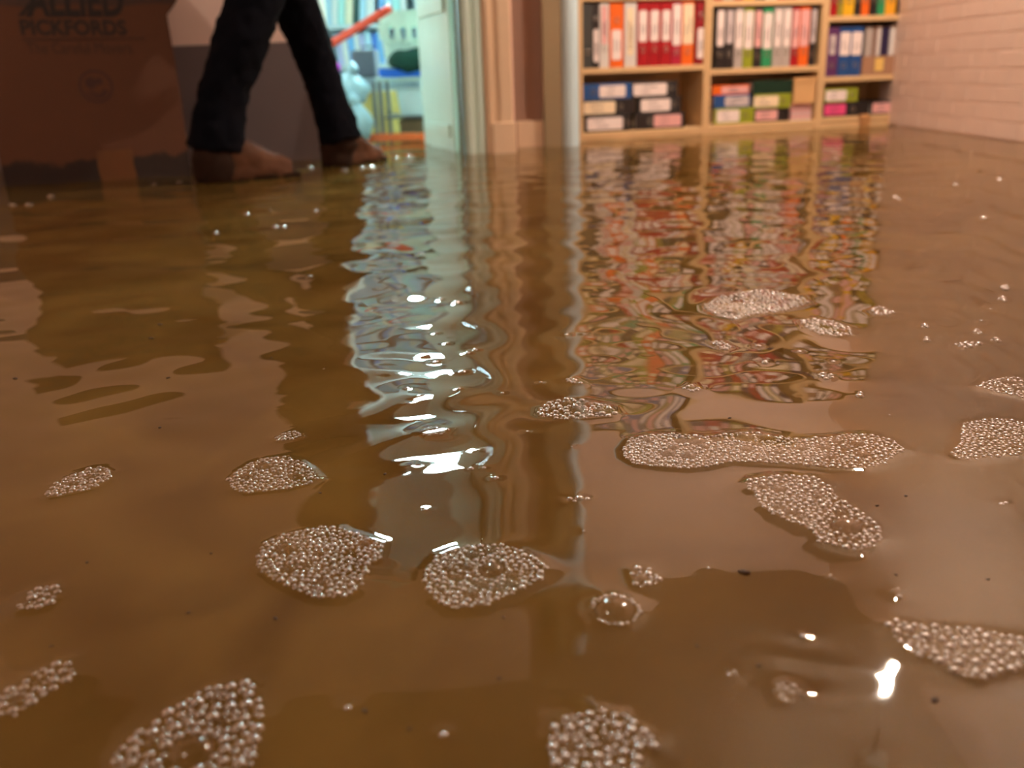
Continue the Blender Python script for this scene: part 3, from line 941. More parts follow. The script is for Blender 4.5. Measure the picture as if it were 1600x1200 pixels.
def flat(px0, px1, y_mid, z0, z1, colour, label, lab=None, ring=None, group='files lying flat on the bottom shelves', into=0.01, yaw=0.0, left=True):
    """file lying on its side, spine to the front; lab = (px0, px1, paper), ring = px"""
    s0, s1 = shelf_px(px0, y_mid)[0], shelf_px(px1, y_mid)[0]
    hh, w = s1 - s0, z1 - z0 - 0.0005
    r = empty('lever_arch_file', shelf_pt(s0, (z0 + z1) / 2 + 0.0003, into), RZ, label, 'binder', group)
    # local z (the file's height) runs along the shelf
    r.rotation_euler = (Matrix.Rotation(RZ + yaw, 3, 'Z') @ Matrix.Rotation(math.pi / 2, 3, 'Y')).to_euler()
    q = None
    if lab:
        q = (shelf_px(lab[0], y_mid)[0] - s0, shelf_px(lab[1], y_mid)[0] - s0, lab[2], 0.76)
    binder(r, w, hh, colour, q, (shelf_px(ring, y_mid)[0] - s0) if ring else None)
    return r
b0 = SH1[0]
L3 = 0.0715
flat(x5(128), x5(518), 187, b0, b0 + L3, 'black', 'lowest black file of the left flat stack, widest bookcase', (x5(150), x5(455), 'w'), x5(492), into=0.004)
flat(x5(116), x5(560), 161, b0 + L3, b0 + 2 * L3, 'black', 'middle black file of the left flat stack, widest bookcase', (x5(125), x5(395), 'c'), x5(440), into=0.008)
flat(x5(116), x5(536), 135, b0 + 2 * L3, b0 + 3 * L3 - 0.003, 'blue', 'blue file on top of the left flat stack', (x5(258), x5(482), 'w'), x5(205), into=0.008)
flat(x5(572), x5(988), 182, b0, b0 + L3, 'black', 'lowest black file of the right flat stack, widest bookcase', (x5(725), x5(960), 'p'), x5(690), into=0.01)
flat(x5(590), x5(962), 157, b0 + L3, b0 + 2 * L3, 'black', 'middle black file of the right flat stack, widest bookcase', (x5(615), x5(868), 'w'), x5(900), into=0.012)
flat(x5(542), x5(932), 132, b0 + 2 * L3, b0 + 3 * L3 - 0.002, 'black', 'top black file of the right flat stack, widest bookcase', (x5(552), x5(838), 'w'), x5(872), into=0.012)
b0 = SH2[0]
flat(x6(152), x6(490), 177, b0, b0 + 0.072, 'lime', 'lime file at the bottom of the left flat stack, middle bookcase', (x6(172), x6(365), 'w'), x6(415))
flat(x6(150), x6(462), 153, b0 + 0.072, b0 + 0.133, 'blue', 'blue file with a grey label in the left flat stack, middle bookcase', (x6(245), x6(450), 'g'), None, into=0.014)
flat(x6(140), x6(450), 134, b0 + 0.133, b0 + 0.175, 'orange', 'thin orange file on top of the left flat stack, middle bookcase', (x6(215), x6(445), 'p'), None, into=0.014)
flat(x6(500), x6(796), 174, b0, b0 + 0.062, 'black', 'black file under the lime one, centre of the middle bookcase', (x6(508), x6(696), 'p'), None, into=0.016)
flat(x6(494), x6(806), 150, b0 + 0.062, b0 + 0.128, 'lime', 'lime file with a cream label in the centre flat stack', (x6(490), x6(700), 'c'), x6(742))
flat(x6(486), x6(826), 128, b0 + 0.128, b0 + 0.190, 'dgreen', 'dark green file on top of the centre flat stack', None, None, into=0.012)
s0, s1 = shelf_px(x6(805), 170)[0], shelf_px(x6(985), 170)[0]
o = empty('paper_stack', shelf_pt(s0, b0 + 0.0005, 0.015), RZ, 'pink stack of papers under the small carton, middle bookcase', 'papers')
for k in range(9):
    dx = random.uniform(-0.004, 0.004)
    box('sheet_bundle', dx + 0.004, s1 - s0 + dx, random.uniform(0, 0.008), 0.21, k * 0.0085, k * 0.0085 + 0.0083, M_pinkp if k % 3 else M_greyp, o)
s0, s1 = shelf_px(x6(828), 134)[0], shelf_px(x6(1010), 134)[0]
o = empty('small_carton', shelf_pt(s0, b0 + 0.0775, 0.004), RZ, 'small tan carton on the pink papers, middle bookcase', 'carton')
box('carton_body', 0, s1 - s0, 0, 0.2, 0, 0.098, mat('tan_card', (220, 172, 116), 0.8, 0.05, 20), o, 0.002)
box('lid', -0.002, s1 - s0 + 0.002, -0.003, 0.203, 0.0985, 0.118, mat('tan_card', (220, 172, 116)), o, 0.002)
b0 = SH3[0]
flat(x7(138), x7(470), 168, b0, b0 + 0.068, 'black', 'black file with a hot pink label at the bottom of the narrowest bookcase', (x7(140), x7(298), 'k'), x7(350))
flat(x7(145), x7(388), 145, b0 + 0.068, b0 + 0.132, 'lime', 'lime file with a white label lying on the pink-labelled file', (x7(152), x7(304), 'w'), x7(345))
flat(x7(488), x7(684), 163, b0 + 0.0, b0 + 0.064, 'black', 'black file with a pale pink label at the right, narrowest bookcase', (x7(496), x7(632), 'p'), x7(655))
s0 = shelf_px(x7(415), 190)[0]
bm = bmesh.new()
pr = [(-0.03, 0.006), (0.0, 0.004), (0.012, 0.002), (0.018, -0.01), (0.017, -0.04), (0.020, -0.075)]
for i, (a, z) in enumerate(pr):
    for sx in (-0.028, 0.030):
        bm.verts.new((sx * (1 - 0.06 * i) + 0.004 * i * 0.3, -a, z))
bm.verts.ensure_lookup_table()
for i in range(len(pr) - 1):
    bm.faces.new([bm.verts[k] for k in (2 * i, 2 * i + 1, 2 * i + 3, 2 * i + 2)])
bmesh.ops.solidify(bm, geom=bm.faces[:], thickness=0.0012)
o = from_bm('paper_tag', bm, mat('tan_paper', (232, 180, 120), 0.8), None, False, shelf_pt(s0, b0 + 0.001, -0.002))
o.rotation_euler = (0, 0, RZ)
tag(o, 'tan paper tag hanging over the bottom shelf of the narrowest bookcase', 'paper')

# rows above the picture's edge; the photo shows them mirrored in the water
def fill(unit, z, hh, cols, seed, which):
    r_ = random.Random(seed)
    s = unit[0] + 0.024
    i = 0
    while s < unit[1] - 0.075:
        w = r_.uniform(0.044, 0.062)
        c = cols[i % len(cols)]
        r = empty('lever_arch_file', shelf_pt(s + w / 2, z + 0.0005, 0.012), RZ, 'upright file on the upper shelves of the %s bookcase, seen mirrored in the water' % which, 'binder', 'upper shelf files of the %s bookcase' % which)
        z0 = r_.choice((0.03, 0.09, 0.1))
        binder(r, w * 0.97, hh, c, (z0, z0 + 0.13, r_.choice('wwcp'), 0.74), 0.22 if z0 < 0.05 else 0.06, ink=False)
        s += w + 0.0008
        i += 1
fill(U1, SH1[2], 0.272, ['olive', 'dgreen', 'black', 'red', 'white', 'lime', 'orange'], 1, 'widest')
fill(U1, SH1[3], 0.27, ['orange', 'dgreen', 'olive', 'green', 'black', 'lime'], 2, 'widest')
fill(U1, SH1[4], 0.26, ['black', 'blue', 'dgrey', 'olive'], 3, 'widest')
fill(U2, SH2[2], 0.27, ['red', 'grey', 'red', 'yellow', 'black', 'white', 'crimson'], 4, 'middle')
fill(U2, SH2[3], 0.27, ['red', 'crimson', 'black', 'red', 'grey', 'navy'], 5, 'middle')
fill(U2, SH2[4], 0.26, ['navy', 'red', 'black', 'olive'], 6, 'middle')
fill(U3, SH3[3], 0.24, ['yellow', 'black', 'olive', 'brown'], 7, 'narrowest')
fill(U3, SH3[4], 0.24, ['brown', 'black', 'dgreen', 'taupe'], 8, 'narrowest')

# ------------------------------------------------------------------ cardboard removal box
BA = math.radians(22)
BW, BD, BH = 0.60, 0.43, 0.82
carton = empty('cardboard_box', (-1.70, 3.17, FLOOR_Z), BA, 'tall soggy brown cardboard removal box with printed lettering, left of the walking legs', 'cardboard box')
def bulge(z):
    """how far the crushed upper half swells out at height z over the floor"""
    t = max(0.0, min(1.0, (z - 0.60) / 0.05))
    u = max(0.0, min(1.0, (BH - z) / 0.16))
    return 0.034 * t * t * (3 - 2 * t) * (0.4 + 0.6 * u) + 0.005 * math.sin(max(0, min(1, z / 0.6)) * math.pi)
def front_y(x, z):
    """front face of the box (faces -y in its own frame)"""
    return 0.0015 * math.sin(x * 14 + z * 7)
M_kraft = bpy.data.materials.new('soaked_kraft_board')
M_kraft.use_nodes = True
nt = M_kraft.node_tree
b = nt.nodes['Principled BSDF']
b.inputs['Roughness'].default_value = 0.75
tc = nt.nodes.new('ShaderNodeTexCoord')
sp = nt.nodes.new('ShaderNodeSeparateXYZ')
nz = nt.nodes.new('ShaderNodeTexNoise'); nz.inputs['Scale'].default_value = 7.0; nz.inputs['Detail'].default_value = 3
nt.links.new(tc.outputs['Object'], sp.inputs[0]); nt.links.new(tc.outputs['Object'], nz.inputs['Vector'])
ad = nt.nodes.new('ShaderNodeMath'); ad.operation = 'MULTIPLY_ADD'; ad.inputs[1].default_value = -0.16
nt.links.new(nz.outputs['Fac'], ad.inputs[0]); nt.links.new(sp.outputs['Z'], ad.inputs[2])
cr = nt.nodes.new('ShaderNodeValToRGB')
cr.color_ramp.elements[0].position = 0.046; cr.color_ramp.elements[0].color = (*lin((34, 17, 8)), 1)
cr.color_ramp.elements[1].position = 0.060; cr.color_ramp.elements[1].color = (*lin((84, 48, 24)), 1)
nt.links.new(ad.outputs[0], cr.inputs['Fac']); nt.links.new(cr.outputs['Color'], b.inputs['Base Color'])
bm = bmesh.new()
rows = []
NZ = 34
per = [(i / 12, 0.0) for i in range(12)] + [(1.0, i / 8) for i in range(8)] + [(1 - i / 12, 1.0) for i in range(12)] + [(0.0, 1 - i / 8) for i in range(8)]
for j in range(NZ + 1):
    z = BH * j / NZ
    bz = bulge(z)
    r_ = []
    for u, v in per:
        x, y = u * BW, v * BD
        if v == 0.0 and u not in (0.0, 1.0) and z > 0.6:
            x = u * (BW + bz * 1.85) - bz * 0.6
        if u == 1.0:
            x += bz * 1.25
        if u == 0.0:
            x -= bz * 0.6
        if v == 0.0:
            y = front_y(x, z)
        elif v == 1.0:
            y += bz * 0.5
        r_.append(bm.verts.new((x, y, z)))
    rows.append(r_)
n = len(per)
for j in range(NZ):
    for k in range(n):
        bm.faces.new((rows[j][k], rows[j][(k + 1) % n], rows[j + 1][(k + 1) % n], rows[j + 1][k]))
bm.faces.new(rows[0][::-1])
from_bm('box_body', bm, M_kraft, carton)
bm = bmesh.new()
add_box(bm, 0.004, BW - 0.004, 0.004, BD / 2 - 0.001, BH - 0.004, BH + 0.002)
from_bm('flap', bm, M_kraft, carton)
bm = bmesh.new()
add_box(bm, 0.004, BW - 0.004, BD / 2 + 0.001, BD - 0.004, BH - 0.004, BH + 0.002)
from_bm('flap', bm, M_kraft, carton)

BM = Matrix.Translation(carton.location) @ Matrix.Rotation(BA, 4, 'Z')
BMI = BM.inverted()
def box_px(px, py):
    """photo pixel -> (x, z) on the plane of the box front, in the box's frame"""
    o_, d = BMI @ _C, BMI.to_3x3() @ ray(px, py)
    t = -o_.y / d.y
    p = o_ + d * t
    return p.x, p.z
def on_box(name, verts, faces, m, parent, lift=0.0012):
    me = bpy.data.meshes.new(name)
    me.from_pydata([(x, front_y(x, z) - lift, z) for x, z in verts], [], faces)
    return link_mesh(name, me, m, parent)
def letters(name, txt, p0, p1, capt, m, shear=0.0, weight=0.02, lift=0.0012):
    """printed text: baseline from photo pixel p0 to p1, cap height given in metres"""
    cu = bpy.data.curves.new('txt', 'FONT')
    cu.body = txt
    cu.offset = weight
    cu.shear = shear
    cu.resolution_u = 3
    to = bpy.data.objects.new('txt', cu)
    COL.objects.link(to)
    dg = bpy.context.evaluated_depsgraph_get()
    me = to.evaluated_get(dg).to_mesh()
    vs = [v.co.copy() for v in me.vertices]
    fs = [tuple(p.vertices) for p in me.polygons]
    bpy.data.objects.remove(to)
    bpy.data.curves.remove(cu)
    x0, x1 = min(v.x for v in vs), max(v.x for v in vs)
    capv = max(v.y for v in vs)
    (a0, z0), (a1, z1) = box_px(*p0), box_px(*p1)
    vv = []
    for v in vs:
        t = (v.x - x0) / (x1 - x0)
        vv.append((a0 + (a1 - a0) * t, z0 + (z1 - z0) * t + v.y / capv * capt))
    return on_box(name, vv, fs, m, carton, lift)
M_ink1 = mat('black_print', (22, 12, 10), 0.7, 0.05, 30)
M_ink2 = mat('faded_brown_print', (56, 30, 16), 0.7, 0.1, 30)
M_ink3 = mat('faded_red_print', (62, 32, 26), 0.7, 0.1, 30)
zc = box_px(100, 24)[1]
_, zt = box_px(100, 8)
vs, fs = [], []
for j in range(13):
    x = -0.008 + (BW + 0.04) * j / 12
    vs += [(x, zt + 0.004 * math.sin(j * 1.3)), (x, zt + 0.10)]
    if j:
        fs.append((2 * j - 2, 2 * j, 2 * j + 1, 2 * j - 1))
on_box('fold_shade_band', vs, fs, mat('fold_shade_brown', (58, 32, 18), 0.6, 0.08, 20), carton, 0.0012)  # dark band painted on as the shade of the crushed fold
letters('printed_lettering', 'ALLIED', (42, 24), (196, 24), 0.098, M_ink1, 0.12, 0.03, 0.0026)
letters('printed_lettering', 'PICKFORDS', (34, 54), (199, 54), 0.046, M_ink1, 0.0, 0.03)
letters('printed_lettering', 'The Careful Movers', (44, 84), (207, 83), 0.036, M_ink2, 0.0, 0.0)
def quad_px(name, pts, m):
    return on_box(name, [box_px(*p) for p in pts], [tuple(range(len(pts)))], m, carton, 0.0026)
quad_px('printed_rule', [(35, 63), (226, 61), (226, 59), (35, 60.5)], M_ink2)
for k in range(2):     # speed stripes before the first letter
    quad_px('printed_stripe', [(28 + k * 11, 25), (36 + k * 11, 25), (62 + k * 9, -8), (56 + k * 9, -8)], M_ink1)
# round emblem: ring, globe lines and a small figure
cx, cz = box_px(150, 135)
bmv, bmf = [], []
def ring_mesh(r0, r1, a0=0, a1=2 * math.pi, seg=28, ox=0, oz=0):
    b_ = len(bmv)
    for i in range(seg + 1):
        a = a0 + (a1 - a0) * i / seg
        bmv.append((cx + ox + r0 * math.cos(a), cz + oz + r0 * math.sin(a)))
        bmv.append((cx + ox + r1 * math.cos(a), cz + oz + r1 * math.sin(a)))
    for i in range(seg):
        bmf.append((b_ + 2 * i, b_ + 2 * i + 2, b_ + 2 * i + 3, b_ + 2 * i + 1))
ring_mesh(0.047, 0.054)
ring_mesh(0.0, 0.018, ox=-0.014, oz=0.012, seg=16)
ring_mesh(0.0, 0.012, ox=0.012, oz=0.016, seg=12)
ring_mesh(0.020, 0.027, math.pi * 1.1, math.pi * 1.9, ox=0.004, oz=-0.004)
ring_mesh(0.034, 0.040, math.pi * 1.15, math.pi * 1.85)
on_box('printed_emblem', bmv, bmf, M_ink3, carton)
(xa, za), (xb, zb) = box_px(150, 236), box_px(206, 232)
vs, fs = [], []
for j in range(8):
    z = 0.005 + (za - 0.005) * j / 7
    vs += [(xa + 0.003 * math.sin(j), z), (xb + 0.003 * math.cos(j * 2), z)]
    if j:
        fs.append((2 * j - 2, 2 * j - 1, 2 * j + 1, 2 * j))
on_box('parcel_tape', vs, fs, mat('brown_parcel_tape', (92, 54, 20), 0.35, 0.08, 20), carton, 0.002)

# ------------------------------------------------------------------ the walking person
M_denim = mat('dark_navy_denim', (9, 10, 17), 0.95, 0.15, 40, 0.2, spec=0.08)
M_leather = mat('brown_leather', (74, 46, 28), 0.75, 0.42, 11, 0.5, spec=0.2)
M_sole = mat('dark_rubber_sole', (30, 19, 12), 0.9, 0.1, 20, spec=0.1)
M_shaft = mat('dark_brown_leather', (38, 22, 13), 0.8, 0.25, 14, 0.3, spec=0.15)
M_jacket = mat('black_wool_jacket', (30, 30, 36), 0.9, 0.1, 30)
M_skin = mat('skin', (206, 156, 128), 0.5, 0.04, 20)
M_hair = mat('dark_brown_hair', (52, 36, 26), 0.6, 0.15, 60)
person = empty('person', (-0.80, 3.33, FLOOR_Z), 0, 'person in dark jeans and brown boots walking through the water towards the doorway', 'person')
POFF = Vector((-0.80, 3.33, FLOOR_Z))
def L(p):
    return Vector(p) - POFF
def body_piece(name, bm, m, voxel, sm=6, wrinkle=0.0, wsize=0.05):
    o = from_bm(name, bm, m, person, True)
    r = o.modifiers.new('remesh', 'REMESH')
    r.mode = 'VOXEL'
    r.voxel_size = voxel
    r.use_smooth_shade = True
    s_ = o.modifiers.new('smooth', 'SMOOTH')
    s_.iterations = sm
    s_.factor = 0.5
    if wrinkle:
        t = bpy.data.textures.new(name + '_folds', 'CLOUDS')
        t.noise_scale = wsize
        d = o.modifiers.new('folds', 'DISPLACE')
        d.texture = t
        d.strength = wrinkle
        d.mid_level = 0.5
    return o
nA, nK, nH = (-0.952, 3.14, 0.07), (-0.845, 3.16, 0.42), (-0.715, 3.27, 0.83)
fA, fK, fH = (-0.600, 3.56, 0.06), (-0.668, 3.53, 0.40), (-0.775, 3.43, 0.83)
bm = bmesh.new()
add_tube(bm, [L(p) for p in ((-0.955, 3.14, 0.105), (-0.945, 3.14, 0.16), (-0.925, 3.14, 0.25), (-0.895, 3.15, 0.32), (-0.845, 3.155, 0.42), (-0.785, 3.18, 0.56), (-0.745, 3.22, 0.68), nH)],
         [0.098, 0.090, 0.080, 0.081, 0.086, 0.090, 0.098, 0.10], 20)
add_tube(bm, [L(p) for p in ((-0.612, 3.55, 0.090), (-0.622, 3.55, 0.16), (-0.645, 3.54, 0.25), (-0.662, 3.53, 0.34), (-0.680, 3.525, 0.42), (-0.718, 3.50, 0.56), (-0.75, 3.46, 0.68), fH)],
         [0.082, 0.076, 0.069, 0.071, 0.076, 0.084, 0.095, 0.10], 20)
add_ball(bm, L((-0.745, 3.35, 0.86)), 0.15, 0.95, 1.1, 0.75)
add_tube(bm, [L((-0.745, 3.35, 0.84)), L((-0.742, 3.355, 0.99))], [0.145, 0.135], 20, True)
body_piece('trousers', bm, M_denim, 0.011, 4, 0.022, 0.045)

def boot(heel, direction, ankle, size=1.0, wide=1.0):
    """leather ankle boot: shaft, instep, toe cap; heel at `heel`, pointing along `direction`"""
    h = Vector(heel)
    d = Vector((direction[0], direction[1], 0)).normalized()
    bm = bmesh.new()
    zz = lambda t, z: h + d * t * size + Vector((0, 0, z))
    add_tube(bm, [zz(0.035, 0.085), zz(0.08, 0.085), zz(0.15, 0.082), zz(0.21, 0.080), zz(0.26, 0.078), zz(0.29, 0.074)],
             [0.052 * wide, 0.060 * wide, 0.058 * wide, 0.060 * wide, 0.056 * wide, 0.040 * wide], 18, True)
    add_tube(bm, [zz(0.08, 0.160), zz(0.13, 0.140), zz(0.18, 0.112), zz(0.22, 0.094)], [0.066 * wide, 0.060 * wide, 0.054 * wide, 0.048 * wide], 16)
    o = body_piece('boot', bm, M_leather, 0.008, 4, 0.010, 0.035)
    bm = bmesh.new()
    add_tube(bm, [zz(0.050, 0.06), zz(0.055, 0.12), Vector(ankle) + Vector((0, 0, 0.04)), Vector(ankle) + Vector((0, 0, 0.08))], [0.068 * wide, 0.076 * wide, 0.076 * wide, 0.066 * wide], 18)
    sh_ = body_piece('shaft', bm, M_shaft, 0.008, 4, 0.006, 0.03)
    sh_.parent = o
    side = Vector((-d.y, d.x, 0))
    for k in range(4):                 # laces across the instep
        t_, z_ = 0.125 + 0.028 * k, 0.203 - 0.0185 * k
        bm = bmesh.new()
        rr_ = 0.050 * wide
        add_tube(bm, [zz(t_, z_) + side * rr_ * q + Vector((0, 0, -0.030 * q * q)) for q in (-0.8, -0.4, 0.0, 0.4, 0.8)], 0.0045, 8)
        from_bm('lace', bm, M_sole, o, True)
    bm = bmesh.new()
    out_ = []
    for t, w in ((-0.006, 0.034), (0.02, 0.052), (0.08, 0.056), (0.15, 0.056), (0.21, 0.060), (0.27, 0.054), (0.315, 0.032)):
        out_.append((t * size, w * wide))
    ptsl = [h + d * t + side * w for t, w in out_] + [h + d * t - side * w for t, w in out_[::-1]]
    lo_ = [bm.verts.new((p.x, p.y, 0.0)) for p in ptsl]
    hi_ = [bm.verts.new((p.x, p.y, 0.074)) for p in ptsl]
    bm.faces.new(lo_[::-1]); bm.faces.new(hi_)
    for i in range(len(ptsl)):
        bm.faces.new((lo_[i], lo_[(i + 1) % len(ptsl)], hi_[(i + 1) % len(ptsl)], hi_[i]))
    from_bm('sole', bm, M_sole, o)
    return o
boot(L((-1.012, 3.10, FLOOR_Z)), (0.27, 0.13), L((-0.952, 3.14, 0.06)), 1.04, 1.06)
boot(L((-0.664, 3.515, FLOOR_Z)), (0.15, 0.20), L((-0.612, 3.55, 0.05)), 0.95, 0.86)
# torso, arms, head above the picture's edge
bm = bmesh.new()
add_tube(bm, [L(p) for p in ((-0.745, 3.35, 0.90), (-0.74, 3.355, 1.0), (-0.73, 3.36, 1.15), (-0.72, 3.365, 1.30), (-0.712, 3.37, 1.37), (-0.705, 3.372, 1.40))], [0.155, 0.150, 0.16, 0.165, 0.12, 0.06], 20)
shn, shf = (-0.665, 3.22, 1.33), (-0.77, 3.52, 1.33)
eln, elf = (-0.56, 3.16, 1.09), (-0.86, 3.56, 1.09)
wrn, wrf = (-0.42, 3.25, 0.93), (-0.87, 3.62, 0.86)
add_tube(bm, [L((-0.715, 3.33, 1.33)), L(shn), L(eln), L(wrn)], [0.08, 0.07, 0.056, 0.044], 14)
add_tube(bm, [L((-0.72, 3.41, 1.33)), L(shf), L(elf), L(wrf)], [0.08, 0.07, 0.056, 0.044], 14)
body_piece('jacket', bm, M_jacket, 0.014, 5, 0.014, 0.06)
bm = bmesh.new()
hc = Vector((-0.675, 3.385, 1.545))
add_tube(bm, [L((-0.71, 3.37, 1.30)), L((-0.70, 3.375, 1.42)), L((-0.685, 3.38, 1.50))], [0.07, 0.055, 0.055], 14)
add_ball(bm, L(hc), 0.085, 1.12, 0.92, 1.25)
add_ball(bm, L(hc + Vector((0.03, 0.012, -0.055))), 0.055, 1.1, 0.95, 1.1)
fd = Vector((0.85, 0.5, 0)).normalized()
sd = Vector((-fd.y, fd.x, 0))
add_tube(bm, [L(hc + fd * 0.09 + Vector((0, 0, 0.015))), L(hc + fd * 0.112 + Vector((0, 0, -0.022))), L(hc + fd * 0.092 + Vector((0, 0, -0.028)))], [0.010, 0.015, 0.012], 8)
for s_ in (-1, 1):
    add_ball(bm, L(hc + sd * 0.082 * s_ + Vector((0, 0, -0.008))), 0.024, 0.6, 0.5, 1.2)
    add_ball(bm, L(hc + fd * 0.085 + sd * 0.03 * s_ + Vector((0, 0, 0.012))), 0.012)
add_tube(bm, [L(hc + fd * 0.088 + sd * 0.024 + Vector((0, 0, -0.055))), L(hc + fd * 0.097 + Vector((0, 0, -0.056))), L(hc + fd * 0.088 - sd * 0.024 + Vector((0, 0, -0.055)))], [0.006, 0.009, 0.006], 8)
# trunk and limbs under the clothes join head and hands into one body
add_tube(bm, [L((-0.71, 3.37, 1.34)), L((-0.73, 3.36, 1.15)), L((-0.745, 3.35, 0.88))], [0.10, 0.12, 0.11], 16)
for a, b_, c, d_ in ((shn, eln, wrn, Vector((0.6, 0.5, -0.5))), (shf, elf, wrf, Vector((0.1, 0.35, -0.9)))):
    add_tube(bm, [L((-0.718, 3.37, 1.32)), L(a), L(b_), L(c)], [0.05, 0.045, 0.036, 0.026], 12)
    d_ = d_.normalized()
    w0 = Vector(c)
    sdv = d_.cross(Vector((0, 0, 1))).normalized()
    up = sdv.cross(d_).normalized()
    pc = w0 + d_ * 0.05
    add_tube(bm, [L(w0 - d_ * 0.01), L(w0 + d_ * 0.03), L(w0 + d_ * 0.075), L(w0 + d_ * 0.09)], [0.022, 0.028, 0.030, 0.022], 12, True)
    for k, ln in enumerate((0.062, 0.072, 0.068, 0.052)):
        q = w0 + d_ * 0.08 + up * (k - 1.5) * 0.0185
        add_tube(bm, [L(q), L(q + d_ * ln * 0.5), L(q + d_ * ln * 0.85 - sdv * 0.014), L(q + d_ * ln - sdv * 0.03)], [0.0088, 0.0085, 0.008, 0.0065], 8)
    q = w0 + d_ * 0.03 + up * 0.024
    add_tube(bm, [L(q), L(q + up * 0.025 + d_ * 0.02), L(q + up * 0.030 + d_ * 0.05 - sdv * 0.008)], [0.012, 0.010, 0.008], 8)
for hp, kn, an in ((nH, nK, nA), (fH, fK, fA)):
    add_tube(bm, [L((-0.745, 3.35, 0.90)), L(hp), L(kn), L(an)], [0.08, 0.075, 0.052, 0.036], 14)
body_piece('body', bm, M_skin, 0.0052, 3)
bm = bmesh.new()
add_ball(bm, L(hc + Vector((-0.014, -0.008, 0.024))), 0.092, 1.1, 0.98, 1.12, 24, 16)
bmesh.ops.delete(bm, geom=[v for v in bm.verts if (v.co - L(hc)).dot(fd) > 0.055 and v.co.z < L(hc).z + 0.07 or v.co.z < L(hc).z - 0.05], context='VERTS')
bmesh.ops.solidify(bm, geom=bm.faces[:], thickness=0.006)
from_bm('hair', bm, M_hair, person, True)

# ------------------------------------------------------------------ clutter in the room beyond
D2 = 5.0
def P2(x, y, d=D2):
    return at(x, y, d)
def slab_px(name, x0, x1, y0, y1, d, depth, m, parent=None, bevel=0.003):
    """block whose front fills a photo rectangle at distance d"""
    a, b_ = at(x0, y1, d), at(x1, y1, d)
    t = at(x0, y0, d)
    return box(name, min(a.x, t.x), b_.x, d, d + depth, a.z, t.z, m, parent, bevel)

# tall white bookshelf on the left with pale books
D3 = 5.6
sx0, sx1 = at(470, 40, D3).x, at(655, 40, D3).x
zs = [FLOOR_Z + 0.08, at(560, 101, D3).z, at(560, 38, D3).z, at(560, 38, D3).z + 0.33, at(560, 38, D3).z + 0.66]
M_ws = mat('pale_blue_white_shelving', (200, 222, 232), 0.5, 0.03, 8)
bs = empty('open_shelf', (sx0, D3, FLOOR_Z), 0, 'pale shelving full of books in the room beyond the door', 'shelf')
hgt = zs[-1] + 0.3 - FLOOR_Z
box('side_panel', 0, 0.02, 0, 0.27, 0, hgt, M_ws, bs)
box('side_panel', sx1 - sx0 - 0.02, sx1 - sx0, 0, 0.27, 0, hgt, M_ws, bs)
box('back_panel', 0.02, sx1 - sx0 - 0.02, 0.262, 0.27, 0, hgt, M_ws, bs)
for z in zs + [zs[-1] + 0.29]:
    box('shelf', 0.02, sx1 - sx0 - 0.02, 0, 0.26, z - FLOOR_Z - 0.02, z - FLOOR_Z, M_ws, bs)
ORD = ['leftmost', 'second-from-left', 'third-from-left', 'fourth-from-left', 'fifth-from-left', 'sixth-from-left', 'seventh-from-left', 'eighth-from-left', 'ninth-from-left', 'tenth-from-left', 'eleventh-from-left', 'twelfth-from-left', 'thirteenth-from-left', 'fourteenth-from-left', 'fifteenth-from-left', 'sixteenth-from-left']
BC = {'ice blue': (170, 214, 236), 'white': (224, 234, 236), 'sky blue': (110, 170, 226), 'lilac': (176, 184, 228), 'dark green': (24, 66, 62), 'pale aqua': (170, 226, 226), 'deep blue': (60, 110, 200), 'cream': (232, 232, 206)}
def book(x, z, w, hh, cname, tilt, label, d=D3 + 0.03, group='books beyond the door'):
    r = empty('book', (x, d, z + 0.001 + abs(math.sin(tilt)) * w / 2), 0, label, 'book', group)
    r.rotation_euler = (0, tilt, 0)
    m = mat('cloth_' + cname.replace(' ', '_'), BC[cname], 0.6, 0.05, 30)
    bm = bmesh.new()
    add_box(bm, -w / 2, w / 2, 0, 0.003, 0, hh, 0.0008)
    add_box(bm, -w / 2, -w / 2 + 0.0025, 0.003, 0.17, 0, hh)
    add_box(bm, w / 2 - 0.0025, w / 2, 0.003, 0.17, 0, hh)
    from_bm('cover', bm, m, r)
    box('pages', -w / 2 + 0.003, w / 2 - 0.003, 0.005, 0.165, 0.004, hh - 0.005, M_pages, r)
x = sx0 + 0.05
order = ['ice blue', 'white', 'ice blue', 'white', 'pale aqua', 'cream', 'dark green', 'ice blue', 'white', 'sky blue', 'ice blue', 'pale aqua', 'white', 'ice blue', 'sky blue', 'pale aqua']
z2 = zs[2]
for i, c in enumerate(order):
    w = 0.030 + 0.012 * ((i * 7) % 3) / 2
    if x + w > sx1 - 0.05:
        break
    lb = 'dark green book leaning on the upper shelf beyond the door' if c == 'dark green' else '%s %s book, upper shelf beyond the door' % (ORD[i], c)
    book(x + w / 2, z2, w, 0.25 + 0.02 * (i % 3), c, 0.10 if i < 9 else 0.03, lb)
    x += w + (0.035 if i == 8 else 0.005)
x = at(528, 80, D3).x
for i, c in enumerate(['lilac', 'white', 'sky blue', 'white', 'lilac', 'ice blue', 'deep blue', 'sky blue', 'white']):
    w = 0.024 + 0.006 * (i % 3)
    book(x + w / 2, zs[1], w, 0.165 + 0.01 * (i % 2), c, -0.06, '%s %s book, lower shelf beyond the door' % (ORD[i], c))
    x += w + 0.004
for sh in (3, 4):
    x = sx0 + 0.04
    i = 0
    while x < sx1 - 0.06:
        w = 0.03 + 0.01 * (i % 3)
        book(x + w / 2, zs[sh], w, 0.24, order[(i * 3 + sh) % len(order)], 0.02, 'book on the high shelf beyond the door, seen mirrored in the water', group='high shelf books beyond the door')
        x += w + 0.003
        i += 1

